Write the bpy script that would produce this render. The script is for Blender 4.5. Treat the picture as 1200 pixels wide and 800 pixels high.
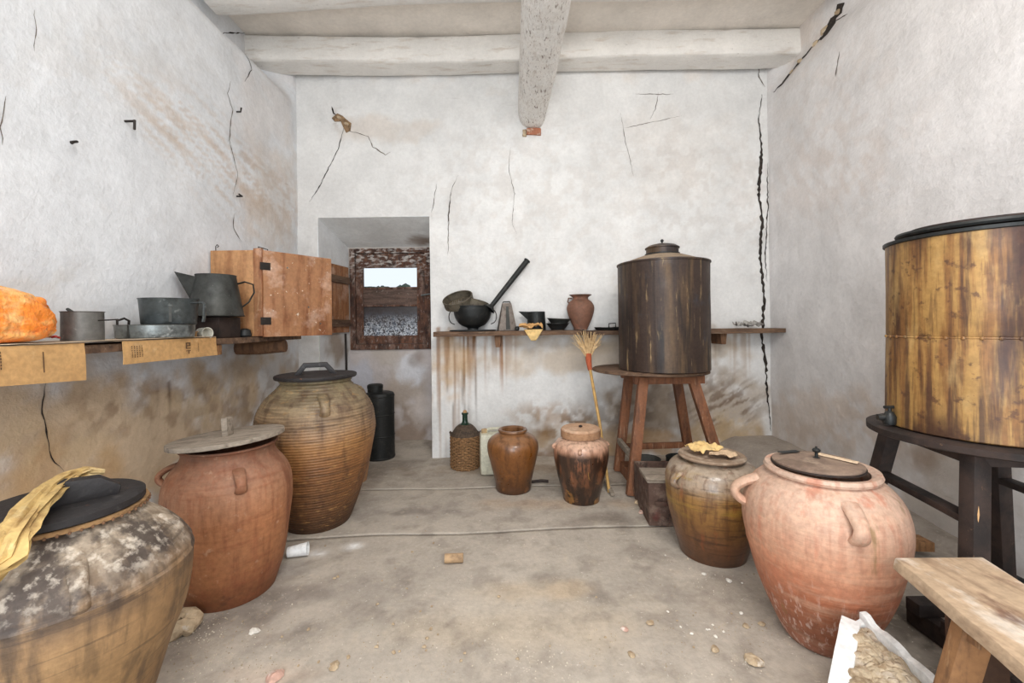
import bpy, bmesh, math, random
import numpy as np
from mathutils import Vector, Matrix
for o in list(bpy.data.objects): bpy.data.objects.remove(o)
S = bpy.context.scene
COL = S.collection
PI = math.pi
# ---------------------------------------------------------------- camera, world, lights, exposure
FPX, HZ, ROLL, CAMH = 500.0, 380.0, math.radians(0.75), 1.25
cam = bpy.data.objects.new('camera', bpy.data.cameras.new('camera')); COL.objects.link(cam)
cam.data.sensor_width = 36.0; cam.data.lens = 36.0*FPX/1200; cam.data.shift_y = -(400-HZ)/1200
cam.data.clip_start = 0.02; cam.data.clip_end = 500
cam.matrix_world = Matrix.Translation((0, 0, CAMH)) @ Matrix.Rotation(PI/2, 4, 'X') @ Matrix.Rotation(-ROLL, 4, 'Z')
S.camera = cam
w = bpy.data.worlds.new('world'); S.world = w; w.use_nodes = True
bg = w.node_tree.nodes['Background']; bg.inputs[0].default_value = (0.86, 0.93, 1.0, 1); bg.inputs[1].default_value = 0.95
def area(name, loc, target, sx, sy, power, col):
    l = bpy.data.lights.new(name, 'AREA'); l.shape = 'RECTANGLE'; l.size = sx; l.size_y = sy; l.energy = power; l.color = col
    o = bpy.data.objects.new(name, l); COL.objects.link(o); o.location = loc
    o.rotation_euler = (Vector(target)-Vector(loc)).to_track_quat('-Z', 'Y').to_euler()
    return o
area('flash_bounce_light', (0.5, -0.1, 3.3), (0.0, 3.4, 0.9), 1.3, 1.0, 78, (1.0, 0.975, 0.94))
area('rear_fill_light', (-0.3, -1.5, 1.3), (0.0, 3.4, 1.6), 1.6, 2.2, 70, (0.93, 0.97, 1.0))  # unseen fill added behind the camera to brighten undersides; no doorway there
S.view_settings.view_transform = 'Standard'; S.view_settings.look = 'None'
S.view_settings.gamma = 1.0; S.view_settings.use_curve_mapping = False
S.view_settings.exposure = 0.18

# ---------------------------------------------------------------- helpers
rnd = random.Random(7)
CT, ST = math.cos(ROLL), math.sin(ROLL)
def ray(px, py):
    u, v = (px-600)/FPX, (HZ-py)/FPX
    return (u*CT+v*ST, -u*ST+v*CT)
def P(px, py, y):
    a, b = ray(px, py); return Vector((a*y, y, CAMH+b*y))
def on_floor(px, py, z=0.0):
    a, b = ray(px, py); y = (z-CAMH)/b; return Vector((a*y, y, z))
def lin(c):
    return tuple(((x/255)/12.92 if x/255 <= .04045 else ((x/255+.055)/1.055)**2.4) for x in c)
def _h(ix, iy, s):
    n = (ix*374761393 + iy*668265263 + s*974634777) & 0x7fffffff
    n = ((n ^ (n >> 13))*1274126177) & 0x7fffffff
    n = n ^ (n >> 16)
    return (n & 0xffff)/65535.0
def vnoise(x, y, s=0):
    x = np.asarray(x, float); y = np.asarray(y, float)
    ix = np.floor(x).astype(np.int64); iy = np.floor(y).astype(np.int64)
    fx = x-ix; fy = y-iy; fx = fx*fx*(3-2*fx); fy = fy*fy*(3-2*fy)
    a = _h(ix, iy, s); b = _h(ix+1, iy, s); c = _h(ix, iy+1, s); d = _h(ix+1, iy+1, s)
    return (a*(1-fx)+b*fx)*(1-fy)+(c*(1-fx)+d*fx)*fy
def fbm(x, y, s=0, o=4):
    r = 0; a = .5; t = 0
    for i in range(o):
        r = r+a*vnoise(np.asarray(x)*2**i+i*17.3, np.asarray(y)*2**i+i*9.1, s+i); t += a; a *= .5
    return r/t
def sst(a, b, x):
    t = np.clip((x-a)/(b-a), 0, 1); return t*t*(3-2*t)

class M:
    def __init__(s): s.v = []; s.f = []
    def add(s, vs, fs, mx=None):
        b = len(s.v)
        s.v += [tuple(mx @ Vector(v)) if mx is not None else tuple(v) for v in vs]
        s.f += [tuple(i+b for i in f) for f in fs]; return s
    def box(s, x0, x1, y0, y1, z0, z1, mx=None):
        return s.add([(x0,y0,z0),(x1,y0,z0),(x1,y1,z0),(x0,y1,z0),(x0,y0,z1),(x1,y0,z1),(x1,y1,z1),(x0,y1,z1)],
                     [(0,3,2,1),(4,5,6,7),(0,1,5,4),(1,2,6,5),(2,3,7,6),(3,0,4,7)], mx)
    def lathe(s, prof, n=48, mx=None, wob=0, seed=0, c0=True, c1=True):
        vs = []; fs = []
        for j, (r, h) in enumerate(prof):
            for i in range(n):
                a = 2*PI*i/n
                k = 1+wob*(math.sin(a*2+seed)+.6*math.sin(a*3+seed*2.1+h*9)+.4*math.sin(h*31+seed))
                vs.append((r*k*math.cos(a), r*k*math.sin(a), h))
        for j in range(len(prof)-1):
            for i in range(n):
                k = (i+1) % n
                fs.append((j*n+i, j*n+k, (j+1)*n+k, (j+1)*n+i))
        if c0: fs.append(tuple(range(n-1, -1, -1)))
        if c1: b = (len(prof)-1)*n; fs.append(tuple(range(b, b+n)))
        return s.add(vs, fs, mx)
    def tube(s, pts, rad, n=8, sq=(1, 1), closed=False):
        pts = [Vector(p) for p in pts]; m = len(pts)
        if not hasattr(rad, '__len__'): rad = [rad]*m
        up = None; vs = []; fs = []
        for i, p in enumerate(pts):
            if closed: t = pts[(i+1) % m]-pts[i-1]
            else: t = pts[min(i+1, m-1)]-pts[max(i-1, 0)]
            t.normalize()
            if up is None:
                up = Vector((0, 0, 1)) if abs(t.z) < .9 else Vector((0, 1, 0))
            sd = t.cross(up).normalized(); up = sd.cross(t).normalized()
            for k in range(n):
                a = 2*PI*k/n
                vs.append(p+sd*math.cos(a)*rad[i]*sq[0]+up*math.sin(a)*rad[i]*sq[1])
        e = m if closed else m-1
        for i in range(e):
            j = (i+1) % m
            for k in range(n):
                l = (k+1) % n; fs.append((i*n+k, j*n+k, j*n+l, i*n+l))
        if not closed:
            fs.append(tuple(range(n))); fs.append(tuple(range(m*n-1, m*n-n-1, -1)))
        return s.add(vs, fs)
    def prism(s, poly, d, mx=None):       # polygon in xz extruded along y by d (centred)
        n = len(poly)
        vs = [(x, -d/2, z) for x, z in poly]+[(x, d/2, z) for x, z in poly]
        fs = [tuple(range(n)), tuple(range(2*n-1, n-1, -1))]+[(i, i+n, (i+1) % n+n, (i+1) % n) for i in range(n)]
        return s.add(vs, fs, mx)
    def build(s, name, mat, parent=None, bevel=0, smooth=True, loc=None, sub=0, jit=0):
        me = bpy.data.meshes.new(name); me.from_pydata(s.v, [], s.f)
        bm = bmesh.new(); bm.from_mesh(me)
        bmesh.ops.recalc_face_normals(bm, faces=bm.faces)
        if sub: bmesh.ops.subdivide_edges(bm, edges=[e for e in bm.edges if e.calc_length() > .04], cuts=sub, use_grid_fill=True)
        if jit:
            for v in bm.verts: v.co += Vector((rnd.uniform(-jit, jit), rnd.uniform(-jit, jit), rnd.uniform(-jit, jit)))
        if bevel:
            es = [e for e in bm.edges if len(e.link_faces) == 2 and e.calc_face_angle(0) > .7]
            bmesh.ops.bevel(bm, geom=es, offset=bevel, segments=2, affect='EDGES', profile=.6, clamp_overlap=True)
        for f in bm.faces: f.smooth = smooth
        for e in bm.edges:
            if len(e.link_faces) == 2 and e.calc_face_angle(0) > .65: e.smooth = False
        bm.to_mesh(me); bm.free()
        o = bpy.data.objects.new(name, me); me.materials.append(mat); COL.objects.link(o)
        if parent is not None: o.parent = parent
        if loc is not None: o.location = loc
        return o
def tag(o, label=None, cat=None, group=None, kind=None):
    for k, v in (('label', label), ('category', cat), ('group', group), ('kind', kind)):
        if v: o[k] = v
    return o
def thing(name, label, cat, loc=(0, 0, 0), rz=0, group=None):
    o = bpy.data.objects.new(name, None); COL.objects.link(o); o.empty_display_size = .05
    o.location = loc; o.rotation_euler = (0, 0, rz); return tag(o, label, cat, group)
def T(x=0, y=0, z=0, rx=0, ry=0, rz=0):
    return Matrix.Translation((x, y, z)) @ Matrix.Rotation(rz, 4, 'Z') @ Matrix.Rotation(ry, 4, 'Y') @ Matrix.Rotation(rx, 4, 'X')
def interp(prof, n=40):                    # smooth Catmull-Rom of a (radius, height) profile
    out = []; p = prof; m = len(p)
    for i in range(m-1):
        p0 = p[max(i-1, 0)]; p1 = p[i]; p2 = p[i+1]; p3 = p[min(i+2, m-1)]
        k = max(1, int(n/(m-1)))
        for j in range(k):
            t = j/k
            out.append(tuple(.5*((2*b)+(-a+c)*t+(2*a-5*b+4*c-d)*t*t+(-a+3*b-3*c+d)*t**3) for a, b, c, d in zip(p0, p1, p2, p3)))
    out.append(p[-1]); return out

# ---------------------------------------------------------------- materials
def mat(name, base, layers=(), rough=.85, metal=0, bump=((60, .15, .004),), attr=None, rvar=.1, trans=0, spec=.5, zramp=None, coat=0, fine=48, famp=.12):
    """layers: dict(c, s, lo, hi, f, z, d).  zramp: [(z, colour), ...] in object metres."""
    m = bpy.data.materials.new(name); m.use_nodes = True; nt = m.node_tree; N = nt.nodes; L = nt.links
    bs = N['Principled BSDF']; tc = N.new('ShaderNodeTexCoord'); sep = N.new('ShaderNodeSeparateXYZ')
    L.new(tc.outputs['Object'], sep.inputs[0])
    def mp(sc, off=0):
        q = N.new('ShaderNodeMapping'); q.inputs['Scale'].default_value = sc if hasattr(sc, '__len__') else (sc, sc, sc)
        q.inputs['Location'].default_value = (off, off*1.7, off*.6); L.new(tc.outputs['Object'], q.inputs[0]); return q
    def noise(sc, off=0, det=5):
        q = N.new('ShaderNodeTexNoise'); q.inputs['Scale'].default_value = 1; q.inputs['Detail'].default_value = det
        q.inputs['Roughness'].default_value = .6
        L.new(mp(sc, off).outputs[0], q.inputs['Vector']); return q.outputs['Fac']
    def mr(src, a, b, c=0, d=1):
        q = N.new('ShaderNodeMapRange'); q.clamp = True
        for i, x in enumerate((a, b, c, d)): q.inputs[1+i].default_value = x
        L.new(src, q.inputs[0]); return q.outputs[0]
    def mul(a, b):
        q = N.new('ShaderNodeMath'); q.operation = 'MULTIPLY'
        L.new(a, q.inputs[0])
        if isinstance(b, (int, float)): q.inputs[1].default_value = b
        else: L.new(b, q.inputs[1])
        return q.outputs[0]
    def mix(f, a, b, mode='MIX'):
        q = N.new('ShaderNodeMix'); q.data_type = 'RGBA'; q.blend_type = mode
        if isinstance(f, (int, float)): q.inputs[0].default_value = f
        else: L.new(f, q.inputs[0])
        for i, x in ((6, a), (7, b)):
            if isinstance(x, tuple): q.inputs[i].default_value = (*x, 1)
            else: L.new(x, q.inputs[i])
        return q.outputs[2]
    if attr:
        at = N.new('ShaderNodeAttribute'); at.attribute_name = attr; col = at.outputs['Color']
    elif zramp:
        z0, z1 = zramp[0][0], zramp[-1][0]
        add = N.new('ShaderNodeMath'); add.operation = 'ADD'
        L.new(sep.outputs[2], add.inputs[0]); L.new(mr(noise((9, 9, 5), 3), .2, .8, -.05*(z1-z0), .05*(z1-z0)), add.inputs[1])
        r = N.new('ShaderNodeValToRGB'); L.new(mr(add.outputs[0], z0, z1), r.inputs[0])
        el = r.color_ramp.elements
        while len(el) < len(zramp): el.new(.5)
        for e, (z, c) in zip(el, zramp): e.position = (z-z0)/(z1-z0); e.color = (*lin(c), 1)
        col = r.outputs[0]
    else:
        rg = N.new('ShaderNodeRGB'); rg.outputs[0].default_value = (*lin(base), 1); col = rg.outputs[0]
    for i, l in enumerate(layers):
        f = mul(mr(noise(l.get('s', 5), 3.1*i+1, l.get('d', 5)), l.get('lo', .45), l.get('hi', .65)), l.get('f', 1.0))
        if 'z' in l: f = mul(f, mr(sep.outputs[2], *l['z']))
        col = mix(f, col, lin(l['c']), l.get('m', 'MIX'))
    v = mul(mr(noise(3.3, 8), .3, .7, .9, 1.08), mr(noise(fine, 18, 3), .35, .65, 1-famp, 1+famp))
    cm = N.new('ShaderNodeCombineColor'); [L.new(v, cm.inputs[k]) for k in range(3)]
    col = mix(1.0, col, cm.outputs[0], 'MULTIPLY')
    L.new(col, bs.inputs['Base Color'])
    L.new(mr(noise(7, 5), .3, .7, max(rough-rvar, .05), min(rough+rvar, 1)), bs.inputs['Roughness'])
    bs.inputs['Metallic'].default_value = metal; bs.inputs['Specular IOR Level'].default_value = spec
    bs.inputs['Coat Weight'].default_value = coat
    bs.inputs['Transmission Weight'].default_value = trans
    last = None
    for i, (sc, st, dist) in enumerate(bump):
        b = N.new('ShaderNodeBump'); b.inputs['Strength'].default_value = min(1, st*2); b.inputs['Distance'].default_value = dist
        L.new(noise(sc, 11+i), b.inputs['Height'])
        if last: L.new(last, b.inputs['Normal'])
        last = b.outputs[0]
    if last: L.new(last, bs.inputs['Normal'])
    return m
def Ly(c, s=5, lo=.45, hi=.65, f=1.0, **k): return dict(c=c, s=s, lo=lo, hi=hi, f=f, **k)

plaster = mat('plaster', None, attr='Col', famp=.035, fine=36, rough=.93, bump=((9, .25, .02), (45, .22, .006), (160, .2, .002)), spec=.2,
              layers=[Ly((188, 176, 164), (14, 14, 14), .6, .74, .15), Ly((120, 105, 90), 55, .71, .77, .4), Ly((150, 136, 124), (4, 4, 60), .68, .76, .3)])
concrete = mat('concrete', None, attr='Col', famp=.06, rough=.9, bump=((25, .25, .008), (140, .3, .002)), spec=.25,
               layers=[Ly((112, 102, 92), 6, .5, .72, .4), Ly((228, 222, 210), 60, .66, .71, .6), Ly((80, 70, 62), 90, .66, .74, .45), Ly((200, 186, 166), 20, .56, .7, .35)])
whitewood = mat('whitewashed_wood', (234, 230, 224), [Ly((180, 164, 148), (30, 6, 30), .55, .7, .4), Ly((120, 100, 88), (60, 16, 60), .59, .64, .8), Ly((150, 128, 112), (90, 30, 90), .56, .62, .4), Ly((240, 238, 234), 9, .5, .6, .5)],
                rough=.9, famp=.03, bump=((28, .35, .012), ((90, 12, 90), .3, .006)))
whitewash = mat('whitewashed_beam', (234, 230, 224), [Ly((190, 172, 152), (4, 20, 20), .55, .7, .5), Ly((110, 92, 78), (16, 70, 70), .67, .72, .5)],
                rough=.92, famp=.03, bump=((22, .3, .01), ((12, 80, 80), .3, .004)))
crackm = mat('crack_shadow_gap', (62, 52, 46), [Ly((30, 25, 22), 40, .4, .6, .8)], rough=1)
crackl = mat('hairline_crack', (120, 108, 98), [Ly((84, 74, 66), 50, .4, .6, .8)], rough=1)
oldwood = mat('old_brown_wood', (118, 84, 58), [Ly((70, 48, 34), (30, 30, 4), .45, .65, .8), Ly((160, 130, 100), (50, 50, 6), .6, .7, .5)], rough=.8, bump=(((80, 80, 8), .35, .003),))
oldwoodh = mat('old_shelf_wood', (112, 86, 66), [Ly((64, 46, 36), (4, 30, 30), .45, .65, .8), Ly((165, 145, 122), (6, 50, 50), .58, .7, .5)], rough=.82, bump=(((8, 80, 80), .35, .003),))
stoolwood = mat('stool_leg_wood', (128, 82, 54), [Ly((78, 50, 36), (25, 25, 3), .5, .65, .7), Ly((178, 148, 118), (60, 60, 6), .6, .7, .6)], rough=.75, bump=(((80, 80, 8), .35, .003),))
cabwood = mat('cabinet_wood', (164, 116, 80), [Ly((120, 68, 38), (18, 18, 2.5), .45, .62, .75), Ly((205, 170, 130), (30, 30, 5), .63, .72, .55), Ly((206, 172, 150), 7, .54, .66, .55), Ly((232, 216, 196), 30, .66, .70, .85), Ly((70, 44, 30), (70, 70, 12), .66, .72, .6)], rough=.55, bump=(((90, 90, 8), .25, .002),))
cabpale = mat('cabinet_pale_wood', (184, 136, 92), [Ly((140, 90, 55), (18, 18, 2.5), .45, .65, .7), Ly((228, 206, 176), 26, .68, .73, .8), Ly((92, 62, 42), (60, 60, 10), .66, .72, .6)], rough=.6, bump=(((90, 90, 8), .25, .002),))
windowwood = mat('flaking_window_paint', (84, 56, 44), [Ly((122, 82, 60), (20, 20, 8), .5, .62, .6), Ly((140, 116, 104), (12, 12, 7), .5, .62, .6), Ly((42, 30, 26), (18, 18, 9), .52, .62, .75), Ly((196, 190, 184), (16, 16, 40), .50, .60, .85, z=(1.72, 1.98)), Ly((176, 166, 158), (50, 50, 18), .60, .66, .6)], rough=.8, bump=((60, .5, .004),))
greywood = mat('weathered_grey_wood', (150, 138, 124), [Ly((98, 86, 74), (6, 45, 45), .48, .64, .7), Ly((190, 180, 165), (10, 50, 50), .6, .7, .4)], rough=.85, bump=(((10, 110, 110), .35, .003),))
benchwood = mat('bench_wood', (186, 160, 132), [Ly((120, 92, 70), (22, 5, 22), .5, .66, .6), Ly((224, 214, 202), (12, 5, 12), .5, .62, .7), Ly((96, 52, 40), (9, 4, 9), .64, .72, .7)], rough=.8, bump=(((70, 10, 70), .3, .003),))
legwood = mat('bench_leg_wood', (150, 108, 70), [Ly((96, 66, 44), (40, 40, 6), .48, .64, .7), Ly((190, 156, 118), (50, 50, 8), .6, .7, .5)], rough=.8, bump=(((70, 70, 10), .3, .003),))
darkwood = mat('dark_stand_wood', (52, 38, 32), [Ly((26, 19, 17), 12, .45, .6, .8), Ly((120, 90, 66), 34, .66, .71, .7)], rough=.7, bump=((50, .3, .003),))
rawwood = mat('split_raw_wood', (204, 160, 112), [Ly((130, 92, 60), (60, 60, 10), .5, .62, .7)], rough=.85)
blackwood = mat('tarred_black_wood', (36, 33, 34), [Ly((150, 96, 62), 22, .67, .71, .8), Ly((88, 84, 82), 30, .6, .72, .5)], rough=.6, bump=((40, .35, .004),))
iron = mat('black_iron', (38, 40, 40), [Ly((84, 80, 74), 20, .56, .72, .5)], rough=.5, metal=.35, bump=((60, .2, .002),))
tin = mat('dull_tin', (92, 98, 99), [Ly((58, 60, 58), 12, .45, .62, .8), Ly((168, 174, 174), 24, .63, .72, .5)], rough=.45, metal=.55, bump=((50, .15, .001),))
tinl = mat('bright_worn_tin', (128, 134, 134), [Ly((66, 68, 66), 14, .45, .6, .85), Ly((200, 204, 202), 20, .6, .7, .7)], rough=.42, metal=.5, bump=((50, .15, .001),))
tind = mat('dark_grey_tin', (70, 71, 68), [Ly((46, 46, 43), 10, .4, .6, .8), Ly((120, 116, 108), 40, .64, .72, .5)], rough=.55, metal=.4, bump=((60, .2, .001),))
wire = mat('rusty_wire', (44, 38, 34), rough=.6, metal=.4)
cardboard = mat('cardboard', (198, 156, 104), [Ly((176, 132, 82), (4, 4, 4), .45, .65, .5), Ly((216, 190, 150), 12, .6, .7, .4)], rough=.9, bump=((200, .1, .001),))
greycard = mat('dusty_cardboard_top', (196, 176, 152), [Ly((160, 136, 108), 9, .5, .65, .6)], rough=.9, bump=((120, .1, .001),))
ink = mat('brown_print_ink', (92, 66, 44), rough=.9)
paper = mat('yellowed_paper', (222, 190, 130), [Ly((188, 146, 88), 14, .5, .66, .6)], rough=.9)
rag = mat('dirty_yellow_cloth', (196, 166, 108), [Ly((138, 104, 62), 16, .5, .66, .7), Ly((226, 206, 160), 10, .58, .68, .6), Ly((90, 66, 44), 26, .66, .72, .5)], rough=.95, bump=((90, .3, .003),))
stone = mat('pale_rubble_stone', (190, 170, 142), [Ly((146, 122, 94), 18, .45, .62, .7), Ly((224, 216, 204), 30, .58, .68, .6)], rough=.95, bump=((50, .4, .005),))
brick = mat('old_red_brick', (168, 110, 84), [Ly((212, 190, 170), 22, .55, .65, .7)], rough=.95, bump=((60, .3, .003),))
foam = mat('white_foam', (236, 238, 238), [Ly((205, 205, 202), 12, .55, .7, .5)], rough=.85, bump=((160, .15, .001),))
whiteplastic = mat('aged_white_plastic', (206, 204, 184), [Ly((176, 170, 146), 9, .5, .68, .5)], rough=.5, bump=((20, .1, .002),))
cork = mat('cork', (186, 146, 104), [Ly((120, 90, 60), 60, .55, .65, .8)], rough=.95)
sievemetal = mat('sieve_tin', (96, 88, 74), [Ly((58, 50, 42), 20, .5, .64, .7)], rough=.7, metal=.2)
glassgreen = mat('green_bottle_glass', (26, 50, 38), [Ly((60, 72, 60), 20, .55, .7, .4)], rough=.2)
wicker = mat('wicker', (150, 112, 74), [Ly((96, 70, 46), 60, .45, .6, .7), Ly((190, 156, 112), 40, .6, .7, .5)], rough=.8)
wickerdark = mat('dark_wicker', (86, 70, 56), [Ly((50, 40, 33), 50, .45, .6, .7)], rough=.85)
straw = mat('broom_straw', (206, 176, 132), [Ly((160, 124, 84), 30, .5, .65, .7)], rough=.9)
bamboo = mat('bamboo_cane', (196, 156, 92), [Ly((150, 110, 60), (60, 60, 5), .5, .65, .6)], rough=.6)
redcord = mat('red_cord', (170, 84, 54), rough=.9)
# ---------------------------------------------------------------- the room shell
YB, XL, XR, CEIL, YF = 4.03, -2.015, 2.44, 3.83, -1.2
NX0, NX1, NTOP, YN = -1.82, -.766, 2.28, 4.55
def wpt(wall, px, py):
    a, b = ray(px, py)
    if wall == 'back': y = YB; return (a*y, CAMH+b*y)
    y = (XL if wall == 'left' else XR)/a
    return (y, CAMH+b*y)
def disp(wall, a, h):
    a = np.asarray(a, float); h = np.asarray(h, float)
    sd = {'back': 1, 'left': 21, 'right': 41}[wall]
    d = (fbm(a*1.1, h*1.1, sd, 3)-.5)*.05+(fbm(a*5, h*5, sd+7, 3)-.5)*.012
    if wall == 'back':
        d = d*sst(0, .12, np.abs(a-NX0))*sst(0, .12, np.abs(a-NX1)) if False else d
    else:
        k = sst(3.30, 3.62, h)*sst(YB, YB-.22, a)
        d = d*sst(YB, YB-.1, a)-k*(.30 if wall == 'left' else .12)
    return d
def wv(wall, a, h, off=0.0):
    d = float(disp(wall, a, h))+off
    if wall == 'back': return (a, YB-d, h)
    if wall == 'left': return (XL+d, a, h)
    return (XR-d, a, h)
def scales(wall, px, py):
    a0, h0 = wpt(wall, px, py); a1, _ = wpt(wall, px+2, py); _, h1 = wpt(wall, px, py-2)
    return abs(a1-a0)/2, abs(h1-h0)/2
def paint(wall, A, H, col, ops, sd):
    for i, op in enumerate(ops):
        kind, px, py, rx, ry, c, am = op[:7]; rot = math.radians(op[7]) if len(op) > 7 else 0
        ca, ch = wpt(wall, px, py); sx, sy = scales(wall, px, py)
        da = (A-ca)/sx; dh = -(H-ch)/sy
        if wall == 'left' or wall == 'right':
            A_, = (A,); da = ((XL if wall == 'left' else XR)/np.maximum(A_, .35)*FPX)-((XL if wall == 'left' else XR)/ca*FPX)
            dh = (-(H-CAMH)/np.maximum(A_, .35)*FPX)-(-(ch-CAMH)/ca*FPX)
            da = np.where(A > .36, da, 9999)
        x = (da*math.cos(rot)+dh*math.sin(rot))/rx; y = (-da*math.sin(rot)+dh*math.cos(rot))/ry
        r = np.sqrt(x*x+y*y)
        if kind == 'blob':
            n = fbm(A*7, H*7, sd+i*3, 4); k = sst(1.1, .3, r+(n-.5)*1.6)
        elif kind == 'mott':
            n = fbm(A*14, H*14, sd+i*3, 4); k = sst(1.1, .2, r)*sst(.44, .6, n)
        elif kind == 'box':
            n = fbm(A*6, H*6, sd+i*3, 3); r2 = np.maximum(abs(x), abs(y)); k = sst(1.06, .92, r2+(n-.5)*.25)
        elif kind == 'drip':
            n = fbm(A*48, H*1.2, sd+i*3, 3); k = sst(1.0, .8, abs(x))*sst(.46, .6, n)*sst(1, .1, (y+1)/2+(fbm(A*30, A*0, sd, 2)-.4)*.8)*(y > -1.02)
        elif kind == 'streak':
            n = fbm(x*3.2, y*14, sd+i*3, 4); k = sst(1.1, .2, r)*sst(.46, .62, n)
        k = (k*am)[..., None]
        col = col*(1-k)+np.array(lin(c))*k
    return col
def wallgrid(name, wall, a0, a1, h0, h1, st, base, ops, hole=None, sd=1):
    na = int(round((a1-a0)/st)); nh = int(round((h1-h0)/st))
    av = np.linspace(a0, a1, na+1); hv = np.linspace(h0, h1, nh+1)
    if hole:
        for b in hole[:2]: av[np.abs(av-b).argmin()] = b
        hv[np.abs(hv-hole[3]).argmin()] = hole[3]
    A, H = np.meshgrid(av, hv)
    D = disp(wall, A, H)
    if wall == 'back': V = np.stack([A, YB-D, H], -1)
    elif wall == 'left': V = np.stack([XL+D, A, H], -1)
    else: V = np.stack([XR-D, A, H], -1)
    n = fbm(A*1.3, H*1.3, sd, 4)[..., None]
    col = np.ones(A.shape+(3,))*np.array(lin(base))*(.93+.14*n)
    col = paint(wall, A, H, col, ops, sd*5)
    I = np.arange((na+1)*(nh+1)).reshape(nh+1, na+1)
    F = np.stack([I[:-1, :-1], I[:-1, 1:], I[1:, 1:], I[1:, :-1]], -1).reshape(-1, 4)
    if hole:
        ca = (A[:-1, :-1]+A[1:, 1:]).ravel()/2; chh = (H[:-1, :-1]+H[1:, 1:]).ravel()/2
        F = F[~((ca > hole[0]) & (ca < hole[1]) & (chh > hole[2]) & (chh < hole[3]))]
    me = bpy.data.meshes.new(name); me.from_pydata(V.reshape(-1, 3).tolist(), [], F.tolist())
    at = me.color_attributes.new('Col', 'FLOAT_COLOR', 'POINT')
    at.data.foreach_set('color', np.concatenate([col.reshape(-1, 3), np.ones((col.size//3, 1))], 1).ravel())
    me.polygons.foreach_set('use_smooth', [True]*len(me.polygons))
    o = bpy.data.objects.new(name, me); COL.objects.link(o); me.materials.append(plaster); o['kind'] = 'structure'
    return o
def colored(o, fn):
    me = o.data; at = me.color_attributes.new('Col', 'FLOAT_COLOR', 'POINT')
    for i, v in enumerate(me.vertices): at.data[i].color = (*fn(v.co), 1)
    return o
WH = (229, 228, 226)
TAN = (172, 140, 104); BR = (112, 82, 56); GR = (150, 138, 126)
ops_back = [
 ('blob', 640, 60, 330, 40, (226, 208, 190), 0.28), ('blob', 420, 470, 60, 70, (196, 186, 176), 0.80),
 ('blob', 450, 150, 60, 18, (208, 190, 172), 0.39), ('blob', 800, 180, 90, 60, (214, 205, 196), 0.28),
 ('mott', 800, 215, 110, 110, (190, 178, 168), 0.25), ('mott', 620, 230, 200, 140, (205, 196, 188), 0.28),
 ('mott', 398, 140, 16, 18, (150, 130, 108), 0.44), ('blob', 780, 400, 140, 22, (188, 172, 152), 0.75),
 ('blob', 690, 418, 200, 26, (196, 178, 156), 0.70), ('drip', 538, 452, 24, 62, (70, 44, 28), 1.0),
 ('blob', 530, 430, 30, 46, (206, 176, 140), 0.80), ('drip', 526, 480, 16, 95, (150, 112, 80), .7),
 ('drip', 592, 425, 8, 34, (150, 96, 56), .8), ('drip', 560, 432, 50, 40, (160, 118, 80), .6),
 ('mott', 675, 508, 55, 40, (118, 86, 54), 0.95), ('blob', 640, 512, 26, 26, (136, 104, 66), 0.95), ('blob', 700, 520, 80, 22, (176, 152, 124), 0.80),
 ('blob', 620, 534, 110, 12, (132, 104, 78), 0.85), ('mott', 640, 485, 60, 20, (170, 140, 112), 0.60),
 ('blob', 745, 480, 62, 46, (158, 140, 120), 0.85), ('mott', 745, 490, 60, 50, (112, 96, 80), 0.70), ('blob', 750, 520, 60, 24, (180, 146, 106), 0.80),
 ('blob', 835, 478, 70, 46, (176, 158, 138), 0.75), ('streak', 850, 480, 62, 44, (118, 96, 76), 0.80, -30), ('mott', 850, 500, 50, 26, (206, 186, 156), 0.70),
 ('blob', 860, 512, 60, 18, (186, 160, 124), 0.80), ('mott', 800, 450, 80, 40, (134, 118, 104), 0.60),
 ('drip', 830, 420, 60, 30, (170, 140, 110), .5), ('mott', 728, 330, 14, 12, (196, 168, 130), 0.33),
 ('blob', 360, 330, 16, 90, (212, 208, 204), 0.33), ('blob', 503, 470, 5, 70, (170, 150, 130), 0.70), ('mott', 425, 260, 60, 8, (180, 170, 160), 0.28),
 ('mott', 880, 240, 40, 120, (202, 192, 184), 0.28), ('mott', 560, 378, 70, 12, (150, 136, 124), 0.33)]
ops_left = [
 ('blob', 120, 520, 320, 108, (200, 174, 142), .92), ('blob', 290, 440, 70, 50, (178, 156, 130), 0.90), ('blob', 60, 560, 120, 60, (190, 156, 116), .9),
 
 ('mott', 180, 480, 180, 60, (146, 120, 96), .6), ('mott', 60, 520, 100, 50, (206, 180, 144), 0.60), ('mott', 240, 470, 90, 40, (206, 182, 148), 0.55),
 ('blob', 318, 445, 24, 60, (198, 198, 198), 0.80), ('mott', 300, 470, 40, 50, (140, 116, 92), 0.60),
 ('streak', 245, 180, 160, 60, (190, 162, 134), 0.41, 48), ('streak', 200, 150, 150, 40, (202, 180, 158), 0.39, 46), ('streak', 300, 215, 90, 40, (186, 158, 132), 0.44, 46),
 ('mott', 320, 240, 50, 70, (186, 160, 138), 0.41), ('blob', 320, 230, 40, 80, (212, 198, 184), 0.39), ('mott', 120, 70, 180, 80, (212, 208, 204), 0.28), ('blob', 310, 120, 46, 70, (224, 212, 204), 0.33),
 ('mott', 40, 330, 90, 30, (214, 206, 196), 0.28), ('blob', 80, 385, 80, 16, (206, 190, 172), 0.33), ('drip', 190, 470, 8, 24, (92, 66, 50), .7)]
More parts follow.
